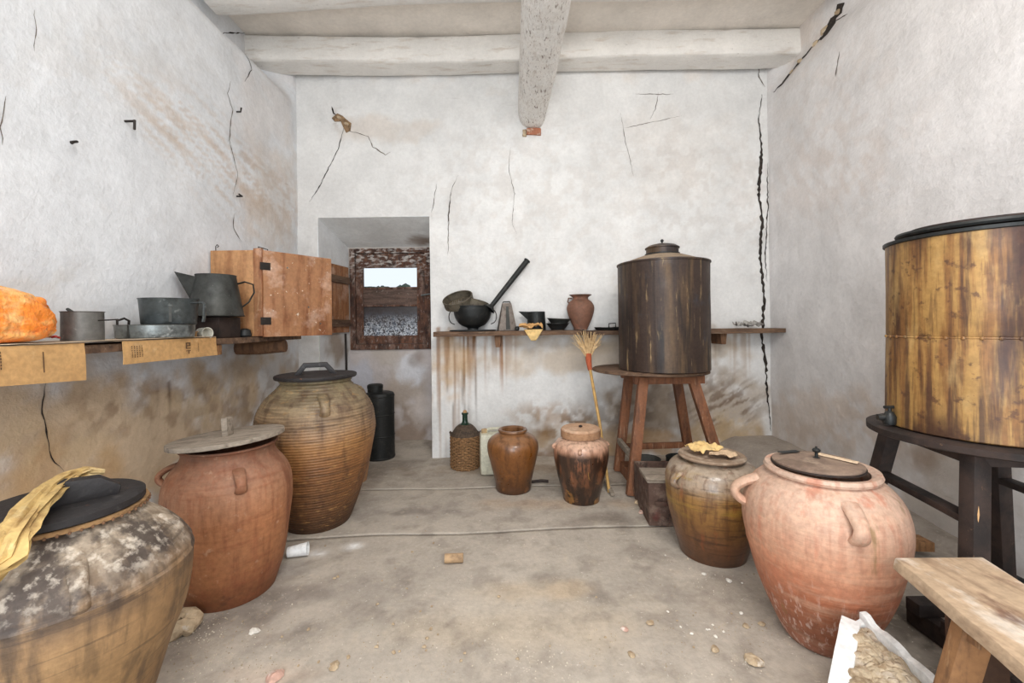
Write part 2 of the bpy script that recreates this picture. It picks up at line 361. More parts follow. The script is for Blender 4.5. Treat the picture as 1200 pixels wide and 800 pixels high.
ops_right = [
 ('blob', 940, 560, 70, 60, (196, 184, 172), 0.80), ('blob', 1100, 600, 120, 90, (190, 180, 168), 0.70), 
 ('mott', 1000, 500, 130, 60, (206, 190, 176), 0.60), ('mott', 1000, 150, 140, 160, (210, 198, 190), 0.30), ('streak', 980, 200, 70, 120, (205, 190, 180), 0.33, 60),
 ('blob', 960, 490, 80, 40, (210, 196, 184), 0.60), ('mott', 1085, 535, 26, 26, (150, 120, 90), 0.60), ('mott', 1090, 500, 80, 80, (188, 172, 156), 0.50), ('blob', 925, 30, 40, 60, (226, 205, 186), 0.33)]
wallB = wallgrid('wall_back', 'back', XL-.35, XR+.2, -.02, CEIL+.1, .018, WH, ops_back, hole=(NX0, NX1, -1, NTOP), sd=2)
wallL = wallgrid('wall_left', 'left', YF, YB+.02, -.02, CEIL+.1, .02, (226, 228, 231), ops_left, sd=3)
wallR = wallgrid('wall_right', 'right', YF, YB+.02, -.02, CEIL+.1, .02, (226, 223, 222), ops_right, sd=4)

# niche behind the window
def quadgrid(a, b, c, d, n, mt, name, parent, base, amp=.006, stains=(), m_=None):
    a, b, c, d = map(Vector, (a, b, c, d)); vs = []; fs = []; m_ = m_ or n
    nr = (b-a).cross(d-a).normalized()
    for j in range(m_+1):
        for i in range(n+1):
            s, t = i/n, j/m_; p = a.lerp(b, s).lerp(d.lerp(c, s), t)
            e = min(s, 1-s, t, 1-t)
            vs.append(p+nr*float(fbm(p.x*4+p.z*3, p.y*4+p.z*2, 5, 3)-.5)*amp*2*min(1, e*10))
    for j in range(m_):
        for i in range(n): k = j*(n+1)+i; fs.append((k, k+1, k+n+2, k+n+1))
    mm = M().add(vs, fs); o = mm.build(name, mt, parent)
    def f(p):
        c_ = Vector(lin(base))*(.94+.12*float(fbm(p.x*3+9, p.z*3+p.y, 7, 3)))
        for (x, y, z, r, cc, am) in stains:
            q = Vector((p.x-x, p.y-y, p.z-z)).length/r+float(fbm(p.x*9+p.y*9, p.z*9, 3, 4)-.5)*1.4
            k = float(sst(1.1, .3, q))*am; c_ = c_*(1-k)+Vector(lin(cc))*k
        return tuple(c_)
    return colored(o, f)
BX0, BX1, BTOP = -1.735, -.70, 2.09
quadgrid((NX0, YB, -.02), (BX0, YN, -.02), (BX0, YN, BTOP), (NX0, YB, NTOP), 16, plaster, 'niche_reveal', wallB, (220, 221, 222), m_=50,
         stains=[(-1.76, 4.3, 1.05, .22, (150, 130, 110), .8), (-1.78, 4.2, .3, .4, (190, 176, 160), .8)])
quadgrid((BX1, YN, -.02), (NX1, YB, -.02), (NX1, YB, NTOP), (BX1, YN, BTOP), 16, plaster, 'niche_reveal', wallB, (220, 221, 222), m_=50)
quadgrid((NX0, YB, NTOP), (BX0, YN, BTOP), (BX1, YN, BTOP), (NX1, YB, NTOP), 20, plaster, 'niche_head', wallB, (234, 234, 232),
         stains=[(-.9, 4.45, 2.12, .16, (130, 104, 84), .8)])
WX0, WX1, WZ0, WZ1 = -1.715, -.865, 1.0, 2.075
quadgrid((BX0, YN, -.02), (BX1, YN, -.02), (BX1, YN, WZ0), (BX0, YN, WZ0), 50, plaster, 'niche_back', wallB, (200, 192, 190), .01, m_=50,
         stains=[(-1.2, YN, .55, .35, (176, 162, 150), .9), (-1.1, YN, .1, .4, (140, 118, 98), .8), (-1.3, YN, .98, .3, (186, 176, 166), .8), (-1.6, YN, .7, .25, (190, 198, 214), .5), (-1.1, YN, .8, .2, (220, 222, 228), .8), (-.95, YN, .35, .2, (206, 196, 190), .8), (-1.0, YN, .9, .1, (120, 100, 86), .6)])
quadgrid((BX0, YN, WZ1), (BX1, YN, WZ1), (BX1, YN, BTOP+.1), (BX0, YN, BTOP+.1), 10, plaster, 'niche_back', wallB, (200, 192, 184), .002)
quadgrid((BX0, YN, WZ0), (WX0, YN, WZ0), (WX0, YN, WZ1), (BX0, YN, WZ1), 6, plaster, 'niche_back', wallB, (190, 180, 172), .002)
quadgrid((WX1, YN, WZ0), (BX1, YN, WZ0), (BX1, YN, WZ1), (WX1, YN, WZ1), 6, plaster, 'niche_back', wallB, (190, 180, 172), .002)

# window
win = M().box(WX0, WX0+.055, YN-.03, YN+.06, WZ0, WZ1).box(WX1-.055, WX1, YN-.03, YN+.06, WZ0, WZ1) \
    .box(WX0+.055, WX1-.055, YN-.03, YN+.06, WZ1-.05, WZ1).box(WX0+.055, WX1-.055, YN-.03, YN+.06, WZ0, WZ0+.06).build('window_1', windowwood, bevel=.006, sub=2, jit=.0015)
tag(win, kind='structure')
sx0, sx1, sz0, sz1 = WX0+.058, WX1-.058, WZ0+.063, WZ1-.053
sash = M().box(sx0, sx0+.075, YN-.005, YN+.04, sz0, sz1).box(sx1-.085, sx1, YN-.005, YN+.04, sz0, sz1) \
    .box(sx0+.075, sx1-.085, YN-.005, YN+.04, sz1-.15, sz1).box(sx0+.075, sx1-.085, YN-.005, YN+.04, sz0, sz0+.085).build('window_frame', windowwood, win, bevel=.004, sub=2, jit=.0015)
pz1 = sz1-.15; pz0 = pz1-.215
M().box(sx0+.07, sx1-.08, YN+.0, YN+.036, pz0-.2, pz0).build('middle_board', mat('grey_brown_board', (104, 84, 74), [Ly((66, 52, 46), (5, 40, 40), .45, .62, .8), Ly((170, 160, 150), 26, .62, .7, .5)], bump=(((8, 90, 90), .4, .003),)), win, bevel=.003)
glass = mat('clear_dusty_glass', (255, 255, 255), rough=.02, trans=1.0, bump=(), rvar=0)
for n_ in glass.node_tree.nodes:
    if n_.type == 'BSDF_PRINCIPLED':
        n_.inputs['IOR'].default_value = 1.02
        for l in list(n_.inputs['Base Color'].links): glass.node_tree.links.remove(l)
        n_.inputs['Base Color'].default_value = (.97, .98, 1, 1)
M().box(sx0+.07, sx1-.08, YN+.012, YN+.016, pz0-.003, pz1+.003).build('pane', glass, win)
dirty = mat('dirty_speckled_glass', (66, 60, 60), [Ly((112, 128, 148), 13, .45, .6, .7, z=(WZ0+.42, WZ0+.22)), Ly((226, 232, 240), 70, .47, .53, .85, z=(WZ0+.38, WZ0+.2)), Ly((34, 42, 54), 90, .5, .58, .8, z=(WZ0+.42, WZ0+.25))], rough=.35)
M().box(sx0+.07, sx1-.08, YN+.014, YN+.02, sz0+.08, pz0-.195).build('pane', dirty, win)
M().box(sx0+.07, sx1-.08, YN-.01, YN+.01, pz0-.016, pz0+.006).build('window_rail', windowwood, win, bevel=.003, sub=2)
M().box(sx0+.07, sx1-.08, YN-.008, YN+.012, pz0-.2, pz0-.18).build('window_rail', windowwood, win, bevel=.003, sub=2)
M().tube([(sx1-.03, YN-.01, 1.57), (sx1-.03, YN-.05, 1.57), (sx1+.06, YN-.07, 1.58), (sx1+.16, YN-.07, 1.575)], .009).build('latch', tinl, win)
M().box(sx1-.055, sx1-.02, YN-.02, YN-.006, 1.50, 1.66).build('latch_plate', windowwood, win, bevel=.003)
# inner shutter folded against the left reveal
sh = thing('window_shutter', 'small brown wooden window shutter swung open beside the window', 'shutter', (-1.725, 4.50, 1.19), math.radians(-97))
L_ = .46
for k in range(3): M().box(.004+k*L_/3, (k+1)*L_/3, -.012, .012, 0, .68).build('board', cabwood, sh, bevel=.003)
for z in (.06, .5): M().box(.02, L_-.02, .012, .034, z, z+.07).build('batten', oldwoodh, sh, bevel=.003)
for z in (.06, .5): M().box(.02, L_-.02, -.034, -.012, z, z+.07).build('batten', oldwoodh, sh, bevel=.003)
pp = M().tube([(-1.66, 4.25, 1.18), (-1.655, 4.25, .9), (-1.66, 4.25, .35), (-1.66, 4.25, 0)], .012).build('pipe', wire)
tag(pp, 'thin dark vertical pipe running down the niche below the shutter', 'pipe')

# floor: poured concrete slabs with joints
flo = M().box(XL-.1, XR+.1, YF, YN+.05, -.08, -.022).build('floor', mat('joint_dirt', (58, 48, 42), rough=1), smooth=False); tag(flo, kind='structure')
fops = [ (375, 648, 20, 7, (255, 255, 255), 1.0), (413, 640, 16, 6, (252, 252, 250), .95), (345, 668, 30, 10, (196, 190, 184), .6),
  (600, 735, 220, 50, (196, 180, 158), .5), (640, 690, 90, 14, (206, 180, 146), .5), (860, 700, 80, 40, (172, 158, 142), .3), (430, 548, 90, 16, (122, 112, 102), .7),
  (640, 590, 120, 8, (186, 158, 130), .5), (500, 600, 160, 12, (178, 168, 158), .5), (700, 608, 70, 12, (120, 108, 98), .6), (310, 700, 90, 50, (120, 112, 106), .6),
  (600, 550, 150, 8, (140, 120, 98), .6), (470, 600, 90, 5, (120, 112, 104), .5), (250, 740, 70, 40, (126, 116, 108), .5), (420, 690, 60, 22, (136, 128, 120), .4), (900, 640, 60, 40, (126, 118, 110), .6), (1100, 750, 160, 80, (70, 60, 50), .8),  # patch left of the pink jar: its cast shadow painted into floor colour
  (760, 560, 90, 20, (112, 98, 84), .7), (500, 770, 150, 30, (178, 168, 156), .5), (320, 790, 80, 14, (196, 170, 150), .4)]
fo = []
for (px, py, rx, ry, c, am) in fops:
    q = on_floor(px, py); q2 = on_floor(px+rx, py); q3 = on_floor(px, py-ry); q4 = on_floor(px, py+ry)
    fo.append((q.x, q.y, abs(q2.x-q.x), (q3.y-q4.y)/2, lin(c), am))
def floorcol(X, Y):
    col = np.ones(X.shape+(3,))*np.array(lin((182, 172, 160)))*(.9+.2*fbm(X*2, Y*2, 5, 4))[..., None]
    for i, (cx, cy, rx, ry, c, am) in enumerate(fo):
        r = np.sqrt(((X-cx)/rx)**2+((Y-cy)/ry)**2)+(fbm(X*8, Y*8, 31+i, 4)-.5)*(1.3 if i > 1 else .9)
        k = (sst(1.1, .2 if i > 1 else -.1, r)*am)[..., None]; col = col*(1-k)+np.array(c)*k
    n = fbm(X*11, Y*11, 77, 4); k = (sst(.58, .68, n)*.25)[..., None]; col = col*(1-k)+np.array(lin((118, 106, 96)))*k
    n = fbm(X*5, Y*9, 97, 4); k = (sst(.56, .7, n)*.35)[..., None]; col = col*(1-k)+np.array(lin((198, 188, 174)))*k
    return col
j1 = lambda x: 2.585+.055*x+.012*np.sin(x*5); j2 = lambda x: 3.285+.03*x+.01*np.sin(x*6+1)
G_ = .009
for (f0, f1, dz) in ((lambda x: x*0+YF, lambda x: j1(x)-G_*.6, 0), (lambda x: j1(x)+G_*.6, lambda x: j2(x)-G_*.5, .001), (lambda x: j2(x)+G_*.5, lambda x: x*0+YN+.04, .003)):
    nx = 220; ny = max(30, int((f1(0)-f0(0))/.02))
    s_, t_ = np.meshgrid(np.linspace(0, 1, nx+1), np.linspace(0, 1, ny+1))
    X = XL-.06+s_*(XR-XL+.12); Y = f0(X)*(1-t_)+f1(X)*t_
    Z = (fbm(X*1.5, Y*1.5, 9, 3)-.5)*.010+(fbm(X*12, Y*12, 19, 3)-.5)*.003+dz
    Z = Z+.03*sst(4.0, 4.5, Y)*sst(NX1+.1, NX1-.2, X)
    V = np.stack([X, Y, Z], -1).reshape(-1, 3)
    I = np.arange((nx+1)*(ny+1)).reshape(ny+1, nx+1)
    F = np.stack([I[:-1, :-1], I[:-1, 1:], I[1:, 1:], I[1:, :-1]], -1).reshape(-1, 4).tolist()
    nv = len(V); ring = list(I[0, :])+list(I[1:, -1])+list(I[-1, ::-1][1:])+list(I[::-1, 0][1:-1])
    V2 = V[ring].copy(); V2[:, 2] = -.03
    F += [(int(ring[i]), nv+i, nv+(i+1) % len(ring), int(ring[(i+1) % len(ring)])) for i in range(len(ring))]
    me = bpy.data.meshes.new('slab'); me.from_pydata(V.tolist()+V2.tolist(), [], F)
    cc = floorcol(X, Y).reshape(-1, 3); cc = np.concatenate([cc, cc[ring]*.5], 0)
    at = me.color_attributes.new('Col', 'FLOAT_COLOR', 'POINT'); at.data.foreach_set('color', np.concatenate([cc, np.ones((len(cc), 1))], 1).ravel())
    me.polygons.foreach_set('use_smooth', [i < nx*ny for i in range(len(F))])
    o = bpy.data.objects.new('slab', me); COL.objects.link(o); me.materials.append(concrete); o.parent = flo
# sloping concrete fillet in the right corner
nx, ny = 40, 60
s_, t_ = np.meshgrid(np.linspace(0, 1, nx+1), np.linspace(0, 1, ny+1))
Y = 2.1+t_*(YB+.03-2.1); X = (2.3-.62*sst(0, 1, t_))*(1-s_)+(XR+.03)*s_
Z = .175*sst(0, .55, s_)*(.25+.75*sst(0, .75, t_))+(fbm(X*5, Y*5, 3, 4)-.5)*.02-.004
F = (lambda I: np.stack([I[:-1, :-1], I[:-1, 1:], I[1:, 1:], I[1:, :-1]], -1).reshape(-1, 4))(np.arange((nx+1)*(ny+1)).reshape(ny+1, nx+1))
cf = M().add(np.stack([X, Y, Z], -1).reshape(-1, 3).tolist(), F.tolist()).build('corner_fillet', concrete, flo)
colored(cf, lambda p: tuple(Vector(lin((168, 158, 148)))*(.85+.3*float(fbm(p.x*5, p.y*5, 4, 4)))))

# ceiling, beams
ce = quadgrid((XL-.4, YF, CEIL), (XR+.3, YF, CEIL), (XR+.3, YB+.1, CEIL), (XL-.4, YB+.1, CEIL), 40, plaster, 'ceiling', None, (240, 232, 222), .01)
tag(ce, kind='structure')
def log(name, p0, p1, hw, hh, mt, label, n=60, k=20, power=3.2, w0=1, w1=1, sd=0, sag=0):
    p0, p1 = Vector(p0), Vector(p1); d = (p1-p0).normalized(); sd_ = d.cross(Vector((0, 0, 1))).normalized(); vs = []; fs = []
    for j in range(n+1):
        t = j/n; c = p0.lerp(p1, t); sc = w0+(w1-w0)*t
        for i in range(k):
            a = 2*PI*i/k; ca, sa = math.cos(a), math.sin(a)
            e = 2/power; x = math.copysign(abs(ca)**e, ca)*hw*sc; z = math.copysign(abs(sa)**e, sa)*hh
            nn = 1+.10*(float(fbm(t*6+i*.0, a*1.2, sd, 3))-.5)+.05*(float(fbm(t*40, a*3, sd+3, 2))-.5)
            vs.append(c+sd_*(x*nn+.02*math.sin(t*5+sd))+Vector((0, 0, z*nn-sag*math.sin(t*PI)+.012*math.sin(t*9+sd))))
    for j in range(n):
        for i in range(k): fs.append((j*k+i, j*k+(i+1) % k, (j+1)*k+(i+1) % k, (j+1)*k+i))
    fs += [tuple(range(k)), tuple(range((n+1)*k-1, n*k-1, -1))]
    return tag(M().add(vs, fs).build(name, mt), label, 'beam')
log('ceiling_beam', (XL-.38, 3.87, 3.70), (XR+.13, 3.87, 3.72), .12, .115, whitewash, 'whitewashed ceiling beam running along the top of the back wall', power=9, sd=2, n=100, k=44)
log('ceiling_beam', (XL-.2, 3.16, 3.745), (XR+.2, 3.16, 3.80), .11, .10, whitewash, 'whitewashed cross beam at the top edge, its rough end showing upper left', power=4, sd=5, n=100)
log('ceiling_beam', (XL-.1, 2.3, 3.77), (XR+.1, 2.3, 3.78), .11, .10, whitewash, 'whitewashed cross beam overhead nearest the viewer', power=4, sd=8, n=60)
log('ceiling_girder', (.195, 4.08, 3.345), (.37, -1.1, 3.36), .132, .245, whitewood, 'thick chipped whitewashed log girder running overhead from the back wall', power=2.8, w1=1.6, sd=11, n=140, k=28)
br = thing('exposed_brick', 'broken red brick exposed under the end of the log girder', 'brick', (P(625, 158, YB).x, YB-.02, P(625, 155, YB).z))
M().box(-.065, .07, -.012, .04, -.03, .028).build('brick', brick, br, bevel=.006, sub=1, jit=.004)
M().box(-.10, -.068, -.008, .04, -.045, .02).build('brick', stone, br, bevel=.006, sub=1, jit=.004)

# cracks, hole, nails
def crack(wall, parent, pts, wd, m=None, jit=1.0, sd=0):
    r = random.Random(sd+int(pts[0][0])); W = [wpt(wall, *p) for p in pts]; out = []
    for (a0, h0), (a1, h1) in zip(W, W[1:]):
        L = math.hypot(a1-a0, h1-h0); n = max(2, int(L/.025))
        for i in range(n):
            t = i/n; out.append((a0+(a1-a0)*t+r.uniform(-1, 1)*.004*jit, h0+(h1-h0)*t+r.uniform(-1, 1)*.004*jit))
    out.append(W[-1]); n = len(out); vs = []; fs = []
    for i, (a, h) in enumerate(out):
        b = out[min(i+1, n-1)]; c = out[max(i-1, 0)]; dx, dh = b[0]-c[0], b[1]-c[1]; L = math.hypot(dx, dh) or 1
        t = i/(n-1); k = wd/2*(.45+1.1*r.random())*min(1, .15+4*min(t, 1-t))
        for s in (1, -1): vs.append(wv(wall, a-dh/L*k*s, h+dx/L*k*s, .0025))
    fs = [(2*i, 2*i+1, 2*i+3, 2*i+2) for i in range(n-1)]
    M().add(vs, fs).build('crack', m or crackm, parent)
B_ = lambda pts, w_, m=None, **k: crack('back', wallB, pts, w_, m, **k)
B_([(403, 148), (396, 175), (385, 196), (372, 222), (362, 236)], .008); B_([(404, 152), (420, 156), (432, 160), (437, 172), (452, 182), (458, 178)], .007, crackl)
B_([(388, 124), (391, 132), (396, 136)], .012); B_([(537, 206), (529, 222), (526, 250), (525, 300)], .006, crackl); B_([(527, 235), (525, 262)], .009)
B_([(598, 172), (596, 200), (603, 228), (600, 262), (606, 275)], .004, crackl); B_([(346, 152), (347, 205)], .008); B_([(512, 215), (506, 250)], .005, crackl)
B_([(727, 132), (733, 165), (738, 185), (743, 208)], .004, crackl); B_([(772, 108), (768, 128), (762, 140)], .005, crackl); B_([(745, 110), (790, 110)], .005, crackl)
B_([(730, 150), (780, 140), (800, 135)], .004, crackl); B_([(890, 70), (889, 90), (897, 102)], .008, crackl)
B_([(893, 110), (889, 140), (892, 175), (889, 225), (893, 260), (891, 300), (896, 350), (893, 395), (898, 430), (900, 470), (903, 505)], .024, jit=1.6)
B_([(899, 190), (900, 240), (897, 300), (899, 330)], .010, jit=1.5)
R_ = lambda pts, w_, m=None, **k: crack('right', wallR, pts, w_, m, **k)
R_([(974, 2), (962, 20), (955, 38), (946, 50)], .085, jit=3); R_([(946, 48), (936, 62), (926, 76), (916, 92), (905, 108)], .04, jit=4)
R_([(960, 26), (970, 22), (980, 16)], .012); R_([(985, 60), (980, 90)], .01, crackl)
for px_, py_, s in ((951, 36, .035), (966, 14, .03), (944, 52, .028), (929, 72, .03), (921, 84, .022)):
    a_, h_ = wpt('right', px_, py_); x_, y_, z_ = wv('right', a_, h_, -.004)
    M().lathe([(.3*s, -.6*s), (s, -.2*s), (.9*s, .4*s), (.3*s, .7*s)], 7, T(x_, y_, z_, .4, .5, px_), wob=.2, seed=px_).build('stone', stone, wallR, smooth=False)
Lc = lambda pts, w_, m=None, **k: crack('left', wallL, pts, w_, m, **k)
Lc([(285, 40), (288, 62), (293, 82), (285, 96)], .009); Lc([(286, 40), (305, 38), (326, 38)], .008)
Lc([(324, 36), (323, 20), (334, 12), (340, 6)], .010, crackl); Lc([(268, 95), (265, 110), (271, 128), (267, 165), (277, 205), (271, 230)], .006, crackl)
Lc([(272, 250), (272, 268), (282, 284)], .006, crackl); Lc([(53, 448), (47, 478), (56, 512), (60, 535), (76, 552)], .005)
Lc([(10, 112), (2, 150), (4, 170)], .004, crackl); Lc([(42, 10), (44, 40), (42, 60)], .003, crackl)
# broken plaster hole with stones
hx, hz = P(403, 142, YB).x, P(403, 142, YB).z
hole = M(); pts = [(-.115, .03), (-.06, .075), (-.01, .05), (.02, .02), (.07, -.02), (.06, -.09), (.02, -.11), (-.01, -.05), (-.03, 0), (-.09, .0)]
ho = M().prism([(x*1.0, z*1.0) for x, z in pts], .012, T(hx, YB-float(disp('back', hx, hz))-.001, hz)).build('plaster_hole', mat('bare_earth_mortar', (150, 122, 92), [Ly((96, 78, 60), 30, .45, .6, .8)], rough=1), wallB)
for dx, dz, s in ((-.045, .03, .022), (.022, -.03, .024)):
    M().lathe([(.3*s, -.4*s), (s, -.1*s), (.9*s, .5*s), (.3*s, .8*s)], 7, T(hx+dx, YB-float(disp('back', hx, hz))-.006, hz+dz, .3, .5), wob=.1).build('stone', stone, wallB, smooth=False)
def nail(wall, px, py, pts, label, nm='nail'):
    a, h = wpt(wall, px, py); x, y, z = wv(wall, a, h)
    o = M().tube(pts, .006, 6).build(nm, wire, loc=(x, y, z)); return tag(o, label, 'nail' if nm == 'nail' else 'hook')
nail('left', 147, 142, [(-.02, 0, 0), (.05, 0, 0), (.06, -.01, 0), (.06, -.012, -.05)], 'bent dark nail high on the left wall, with a drip of rust under it')
nail('left', 80, 166, [(-.02, .03, .01), (.05, .0, 0), (.055, -.02, -.01), (.055, -.03, -.02)], 'small rusty bent nail lower down toward the near end of left wall')
nail('left', 276, 230, [(-.02, 0, 0), (.04, 0, 0), (.05, -.05, 0)], 'short iron nail beside the long crack above the wooden cabinet')
nail('left', 276, 131, [(-.02, 0, 0), (.03, 0, 0), (.035, 0, .03)], 'tiny iron nail beside the crack high up near the back left corner')
# what the window looks out on
gr = M().box(-120, 120, 5.2, 300, -.4, -.3).build('outside_ground', mat('dry_field', (150, 150, 120), [Ly((100, 112, 80), .3, .45, .6, .7)])); tag(gr, kind='structure')
leaf = mat('distant_foliage', (70, 82, 70), [Ly((40, 50, 40), 2, .45, .6, .8)], bump=())
for i, (px, h, lb) in enumerate(((449, 8.2, 'leftmost dark distant tree seen through the upper window pane'), (462, 7.4, 'low middle distant tree seen through the upper window pane'), (473, 8.0, 'right hand distant tree seen through the upper window pane'))):
    q = P(px, 340, 52+i*11); h *= (52+i*11)/60; t = thing('distant_tree', lb, 'tree', (q.x, 52+i*11, -.3))
    M().tube([(0, 0, -.05), (.1, 0, h*.5), (0, 0, h*.8)], [.25, .2, .1], 7).build('trunk', oldwood, t)
    c = M()
    for k in range(5):
        c.lathe([(.05, -.8), (.7, -.45), (.9, 0), (.6, .5), (.05, .8)], 9, T(rnd.uniform(-.8, .8), rnd.uniform(-.6, .6), h*.72+rnd.uniform(0, .9)), wob=.15, seed=k)
    c.build('crown', leaf, t, jit=.12)
hl = M(); n = 60
hl.add([(x, 90+(k*10), z) for k in (0, 1) for i in range(n+1) for x in (-60+i*1.3,) for z in (-.4,)]+[(-60+i*1.3, 95, 9.0+1.2*float(vnoise(i*.6, 0, 5))) for i in range(n+1)],
       [(i, i+1, 2*(n+1)+i+1, 2*(n+1)+i) for i in range(n)]+[(n+1+i, 2*(n+1)+i, 2*(n+1)+i+1, n+2+i) for i in range(n)])
tag(hl.build('outside_hill', leaf), kind='structure')
# ---------------------------------------------------------------- shelves
def plank(name, x0, x1, y0, y1, z0, z1, m, parent=None, bev=.004, sd=0, loc=None, amp=.004, n=24, along='x'):
    mm = M(); L = (x1-x0) if along == 'x' else (y1-y0)
    vs = []; fs = []
    for i in range(n+1):
        t = i/n
        e = lambda k: amp*2*(float(fbm(t*8+k*3.1, sd+k*1.7, 3, 3))-.5)
        if along == 'x':
            x = x0+L*t; vs += [(x, y0+e(0), z0+e(1)), (x, y1+e(2), z0+e(1)), (x, y1+e(2), z1+e(3)), (x, y0+e(0), z1+e(3))]
        else:
            y = y0+L*t; vs += [(x0+e(0), y, z0+e(1)), (x0+e(0), y, z1+e(3)), (x1+e(2), y, z1+e(3)), (x1+e(2), y, z0+e(1))]
    for i in range(n):
        for k in range(4): fs.append((4*i+k, 4*i+(k+1) % 4, 4*i+4+(k+1) % 4, 4*i+4+k))
    fs += [(3, 2, 1, 0), (4*n, 4*n+1, 4*n+2, 4*n+3)]
    return mm.add(vs, fs).build(name, m, parent, bevel=bev, loc=loc)
SZ = 1.192          # top of the back shelf
bs = thing('wall_shelf', 'long weathered wooden shelf across the back wall', 'shelf', (0, 0, 0))
plank('board', -.70, .62, 3.78, 4.03, SZ-.042, SZ, oldwoodh, bs, sd=1)
plank('board', .625, 2.43, 3.785, 4.03, SZ-.048, SZ-.006, oldwoodh, bs, sd=5)
for x in (-.13, .72, 1.9): M().prism([(-.0, 0), (.0, 0)] and [(-.02, -.10), (.02, -.10), (.03, 0), (-.03, 0)], .2, T(x, 3.93, SZ-.046)).build('bracket', oldwood, bs, bevel=.004)
LZ = 1.19
lsf = thing('wall_shelf', 'brown wooden shelf on the left wall under cabinet and tin vessels', 'shelf', (0, 0, 0))
plank('board', -2.03, -1.69, .75, 3.42, LZ-.035, LZ, oldwoodh, lsf, sd=3, along='y')
lg = M().tube([(-2.05, 3.12, LZ-.085), (-1.85, 3.12, LZ-.085), (-1.66, 3.12, LZ-.075)], [.05, .052, .045], 12, sq=(.8, 1)).build('bracket', oldwood, lsf)
M().box(-2.05, -1.70, 2.44, 2.50, LZ-.095, LZ-.036).build('bracket', legwood, lsf, bevel=.004)
M().box(-2.05, -1.72, 1.2, 1.27, LZ-.10, LZ-.036).build('bracket', legwood, lsf, bevel=.004)

# ---------------------------------------------------------------- big jars
def handle(parent, m, R, z0, z1, az, out=.045, rad=.016, wide=1.7, R1=None):
    R1 = R1 or R; c, s = math.cos(az), math.sin(az); pts = []
    n = 14
    for i in range(n+1):
        t = i/n; z = z0+(z1-z0)*t; r = R+(R1-R)*t-.012+(out+.012)*math.sin(PI*t)**.7
        pts.append((r*c, r*s, z))
    mm = M(); side = Vector((-s, c, 0)); vs = []; fs = []; k_ = 12
    for i, p in enumerate(pts):
        t = (Vector(pts[min(i+1, n)])-Vector(pts[max(i-1, 0)])).normalized(); nn = t.cross(side).normalized()
        q = 1+.35*abs(i/n-.5)*2
        for k in range(k_):
            a = 2*PI*k/k_; vs.append(Vector(p)+side*math.cos(a)*rad*wide*q+nn*math.sin(a)*rad)
    for i in range(n):
        for k in range(k_): fs.append((i*k_+k, i*k_+(k+1) % k_, (i+1)*k_+(k+1) % k_, (i+1)*k_+k))
    fs += [tuple(range(k_)), tuple(range((n+1)*k_-1, n*k_-1, -1))]
    return mm.add(vs, fs).build('handle', m, parent)
def jar(name, label, x, y, prof, m, ribs=0, ramp=.002, rim=None, handles=(), wob=.006, sd=0, wall=.02, rings=(), tilt=None):
    t = thing(name, label, 'jar', (x, y, 0)); pr = interp(prof, 60 if not ribs else 60)
    if ribs:
        ps = []; H0, H1 = pr[0][1], pr[-1][1]; n = int((H1-H0)/ribs*6)
        hs = [p[1] for p in pr]; rs = [p[0] for p in pr]
        for i in range(n+1):
            h = H0+(H1-H0)*i/n; ps.append((float(np.interp(h, hs, rs))+ramp*math.sin(2*PI*h/ribs), h))
        pr = ps
    for (h0, dr, wd) in rings: pr = [(r+dr*math.exp(-((h-h0)/wd)**2), h) for r, h in pr]
    rt, ht = pr[-1]
    if rim: pr += [(rt+rim[0]*.8, ht+.004), (rt+rim[0], ht+rim[1]*.5), (rt+rim[0]*.7, ht+rim[1]), (rt-.004, ht+rim[1])]
    else: pr += [(rt-wall*.5, ht+.006)]
    rt2 = rt-wall; ht2 = pr[-1][1]
    pr += [(rt2, ht2-.01), (rt2+.0, ht-.04), (rt2*1.25, ht-.12), (rt2*1.2, ht-.25), (.02, ht-.3)]
    M().lathe(pr, 72, wob=wob, seed=sd, c1=True).build('body', m, t)
    for hd in handles: handle(t, m, *hd)
    return t
az = math.radians
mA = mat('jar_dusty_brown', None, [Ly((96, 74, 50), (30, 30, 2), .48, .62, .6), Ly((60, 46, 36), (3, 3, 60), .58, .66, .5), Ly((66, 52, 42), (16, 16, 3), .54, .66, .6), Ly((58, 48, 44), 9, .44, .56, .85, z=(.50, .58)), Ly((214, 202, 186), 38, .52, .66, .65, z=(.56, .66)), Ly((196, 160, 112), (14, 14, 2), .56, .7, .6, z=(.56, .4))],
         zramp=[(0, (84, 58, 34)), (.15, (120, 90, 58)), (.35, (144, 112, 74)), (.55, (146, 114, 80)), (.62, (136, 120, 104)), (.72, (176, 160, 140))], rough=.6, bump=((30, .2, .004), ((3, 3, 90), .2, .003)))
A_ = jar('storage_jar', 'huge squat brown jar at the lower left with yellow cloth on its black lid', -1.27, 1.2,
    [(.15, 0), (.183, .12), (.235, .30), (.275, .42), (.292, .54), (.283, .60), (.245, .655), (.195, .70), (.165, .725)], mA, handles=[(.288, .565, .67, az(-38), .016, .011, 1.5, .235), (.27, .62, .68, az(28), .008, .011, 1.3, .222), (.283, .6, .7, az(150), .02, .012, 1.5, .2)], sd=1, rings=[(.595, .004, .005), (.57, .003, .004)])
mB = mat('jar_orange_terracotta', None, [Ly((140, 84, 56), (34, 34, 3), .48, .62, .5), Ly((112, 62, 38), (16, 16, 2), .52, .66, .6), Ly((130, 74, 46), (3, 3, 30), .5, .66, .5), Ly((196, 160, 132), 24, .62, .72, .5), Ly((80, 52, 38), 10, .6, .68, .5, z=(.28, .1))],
         zramp=[(0, (116, 70, 42)), (.15, (150, 98, 62)), (.38, (170, 114, 76)), (.5, (164, 118, 88)), (.6, (150, 108, 84)), (.69, (120, 84, 64))], rough=.65, bump=((30, .2, .003), ((3, 3, 90), .25, .002)))
